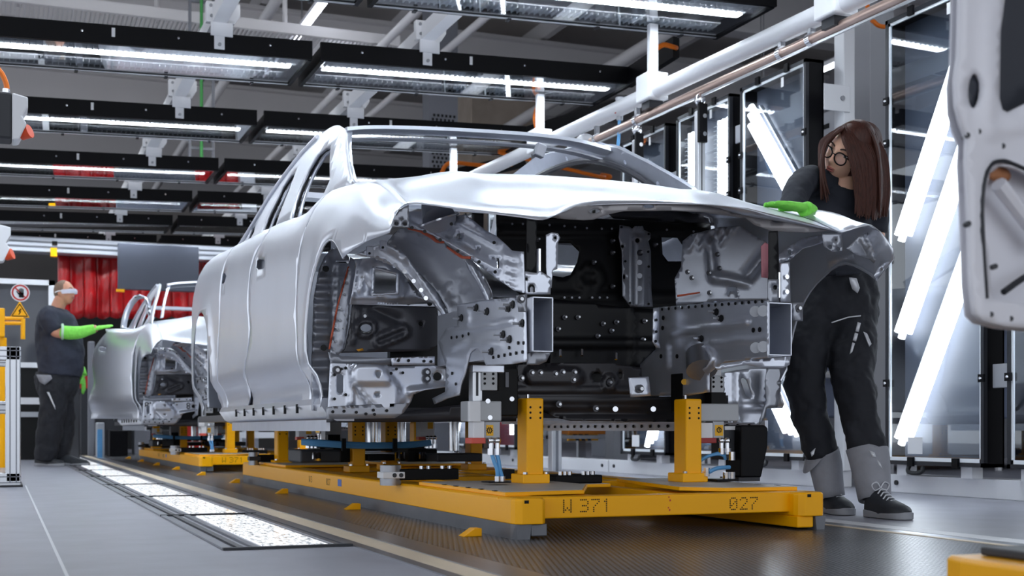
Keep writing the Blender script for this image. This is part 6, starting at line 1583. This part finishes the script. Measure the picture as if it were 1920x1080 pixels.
limb(tr, [q(108, 696), q(108, 712), q(108, 735), q(108, 752)], [(.20, .20), (.205, .20), (.19, .19), (.12, .12)], 24, CR)
limb(tr, [q(102, 715, .09), q(99, 770, .10), q(92, 815, .10), q(86, 852, .10), q(84, 863, .10)], [.135, .125, .115, .108, .100], 20)
limb(tr, [q(112, 715, -.09), q(117, 770, -.10), q(117, 815, -.10), q(113, 852, -.10), q(113, 860, -.10)], [.135, .120, .108, .100, .095], 20)
t2 = tr.build('trousers', 'trouser_dark', MA, smooth=True); remesh(t2, .012, 4); folds(t2, .035)
# gloves: near arm reaches the car, far arm hangs
g = MB(); limb(g, [q(116, 622, .20), q(130, 624, .20), q(150, 623, .195), q(166, 619, .18), q(178, 616, .17)], [.062, .066, .060, .050, .042], 16)
hb = hand_mb(q(174, 617, .17), CR*.95+CU*.22-CC*.2, CU*.9-CR*.2+CC*.3, 1.25, .06, -1); g.add(hb.v, hb.f)
remesh(g.build('glove', 'glove_green', MA, smooth=True), .007, 2)
MB().tube([q(117, 622, .20)+Vector((0, .066*math.cos(t), .066*math.sin(t))) for t in [2*math.pi*k/14 for k in range(14)]], .014, 8, closed=True).build('glove_cuff', mat('cuff_pale', (190, 222, 196), .8), MA, smooth=True)
g = MB(); limb(g, [q(150, 690, -.2), q(154, 705, -.18)], [.05, .05]); hb = hand_mb(q(154, 703, -.18), -CU+CR*.15, CR, 1.25, .12, 1); g.add(hb.v, hb.f)
remesh(g.build('glove', 'glove_green', MA, smooth=True), .007, 2)
# short hair and goggles
sk = MB().ball((0, 0, 0), 1, 26, 18)
for v in sk.v:
    p_ = Vector((v.x*.0765, -.012+v.y*.0925, .012+v.z*.108))
    if p_.y > .03 and p_.z < .078: p_.y = .03+(p_.y-.03)*.2
    if p_.z < -.03: p_.z = -.03+(p_.z+.03)*.25; p_.x *= .9
    if p_.y > -.01 and p_.z < .0: p_.x *= .8
    v.x, v.y, v.z = Hm+Bm@(p_*hs)
sk.build('hair', 'hair_short', MA, smooth=True)
Lm = lambda x, y, z: Hm+Bm@(Vector((x, y, z))*hs)
go_ = MB(); go_.loft([[Lm(x, y, .028-.006*abs(x)/.07), Lm(x, y+.006, .010), Lm(x, y, -.018), Lm(x, y-.008, .005)] for x, y in ((-.078, .02), (-.070, .078), (-.04, .108), (0, .116), (.04, .108), (.070, .078), (.078, .02))])
gg = go_.build('goggles', mat('goggle_clear', (216, 216, 232), .1), MA, smooth=True)
for sx in (-1, 1): MB().tube([Lm(sx*.078, .022, .010), Lm(sx*.082, -.02, .008), Lm(sx*.078, -.05, .0)], .006, 6).build('temple', 'white_paint', gg)
for a_, b_ in (((66, 868), (104, 872)), ((112, 866), (147, 870))):
    o_ = .10 if a_[0] < 100 else -.06
    h_ = q(*a_, o_); h_.z = .002; t_ = h_+CR*.29+CC*.02; t_.z = .002; shoe('shoe', h_, t_, MA, lace=False)
sheet('reflective_patch', [(88, 735), (92, 735), (103, 762), (104, 768), (98, 756)], [], lambda p: q(p.x, p.y, .24), 8, 'reflective', MA, .006)
sheet('pocket_patch', [(68, 702), (95, 703), (98, 710), (84, 722), (74, 716)], [], lambda p: q(p.x, p.y, .235), 8, 'trouser_grey', MA, .006)
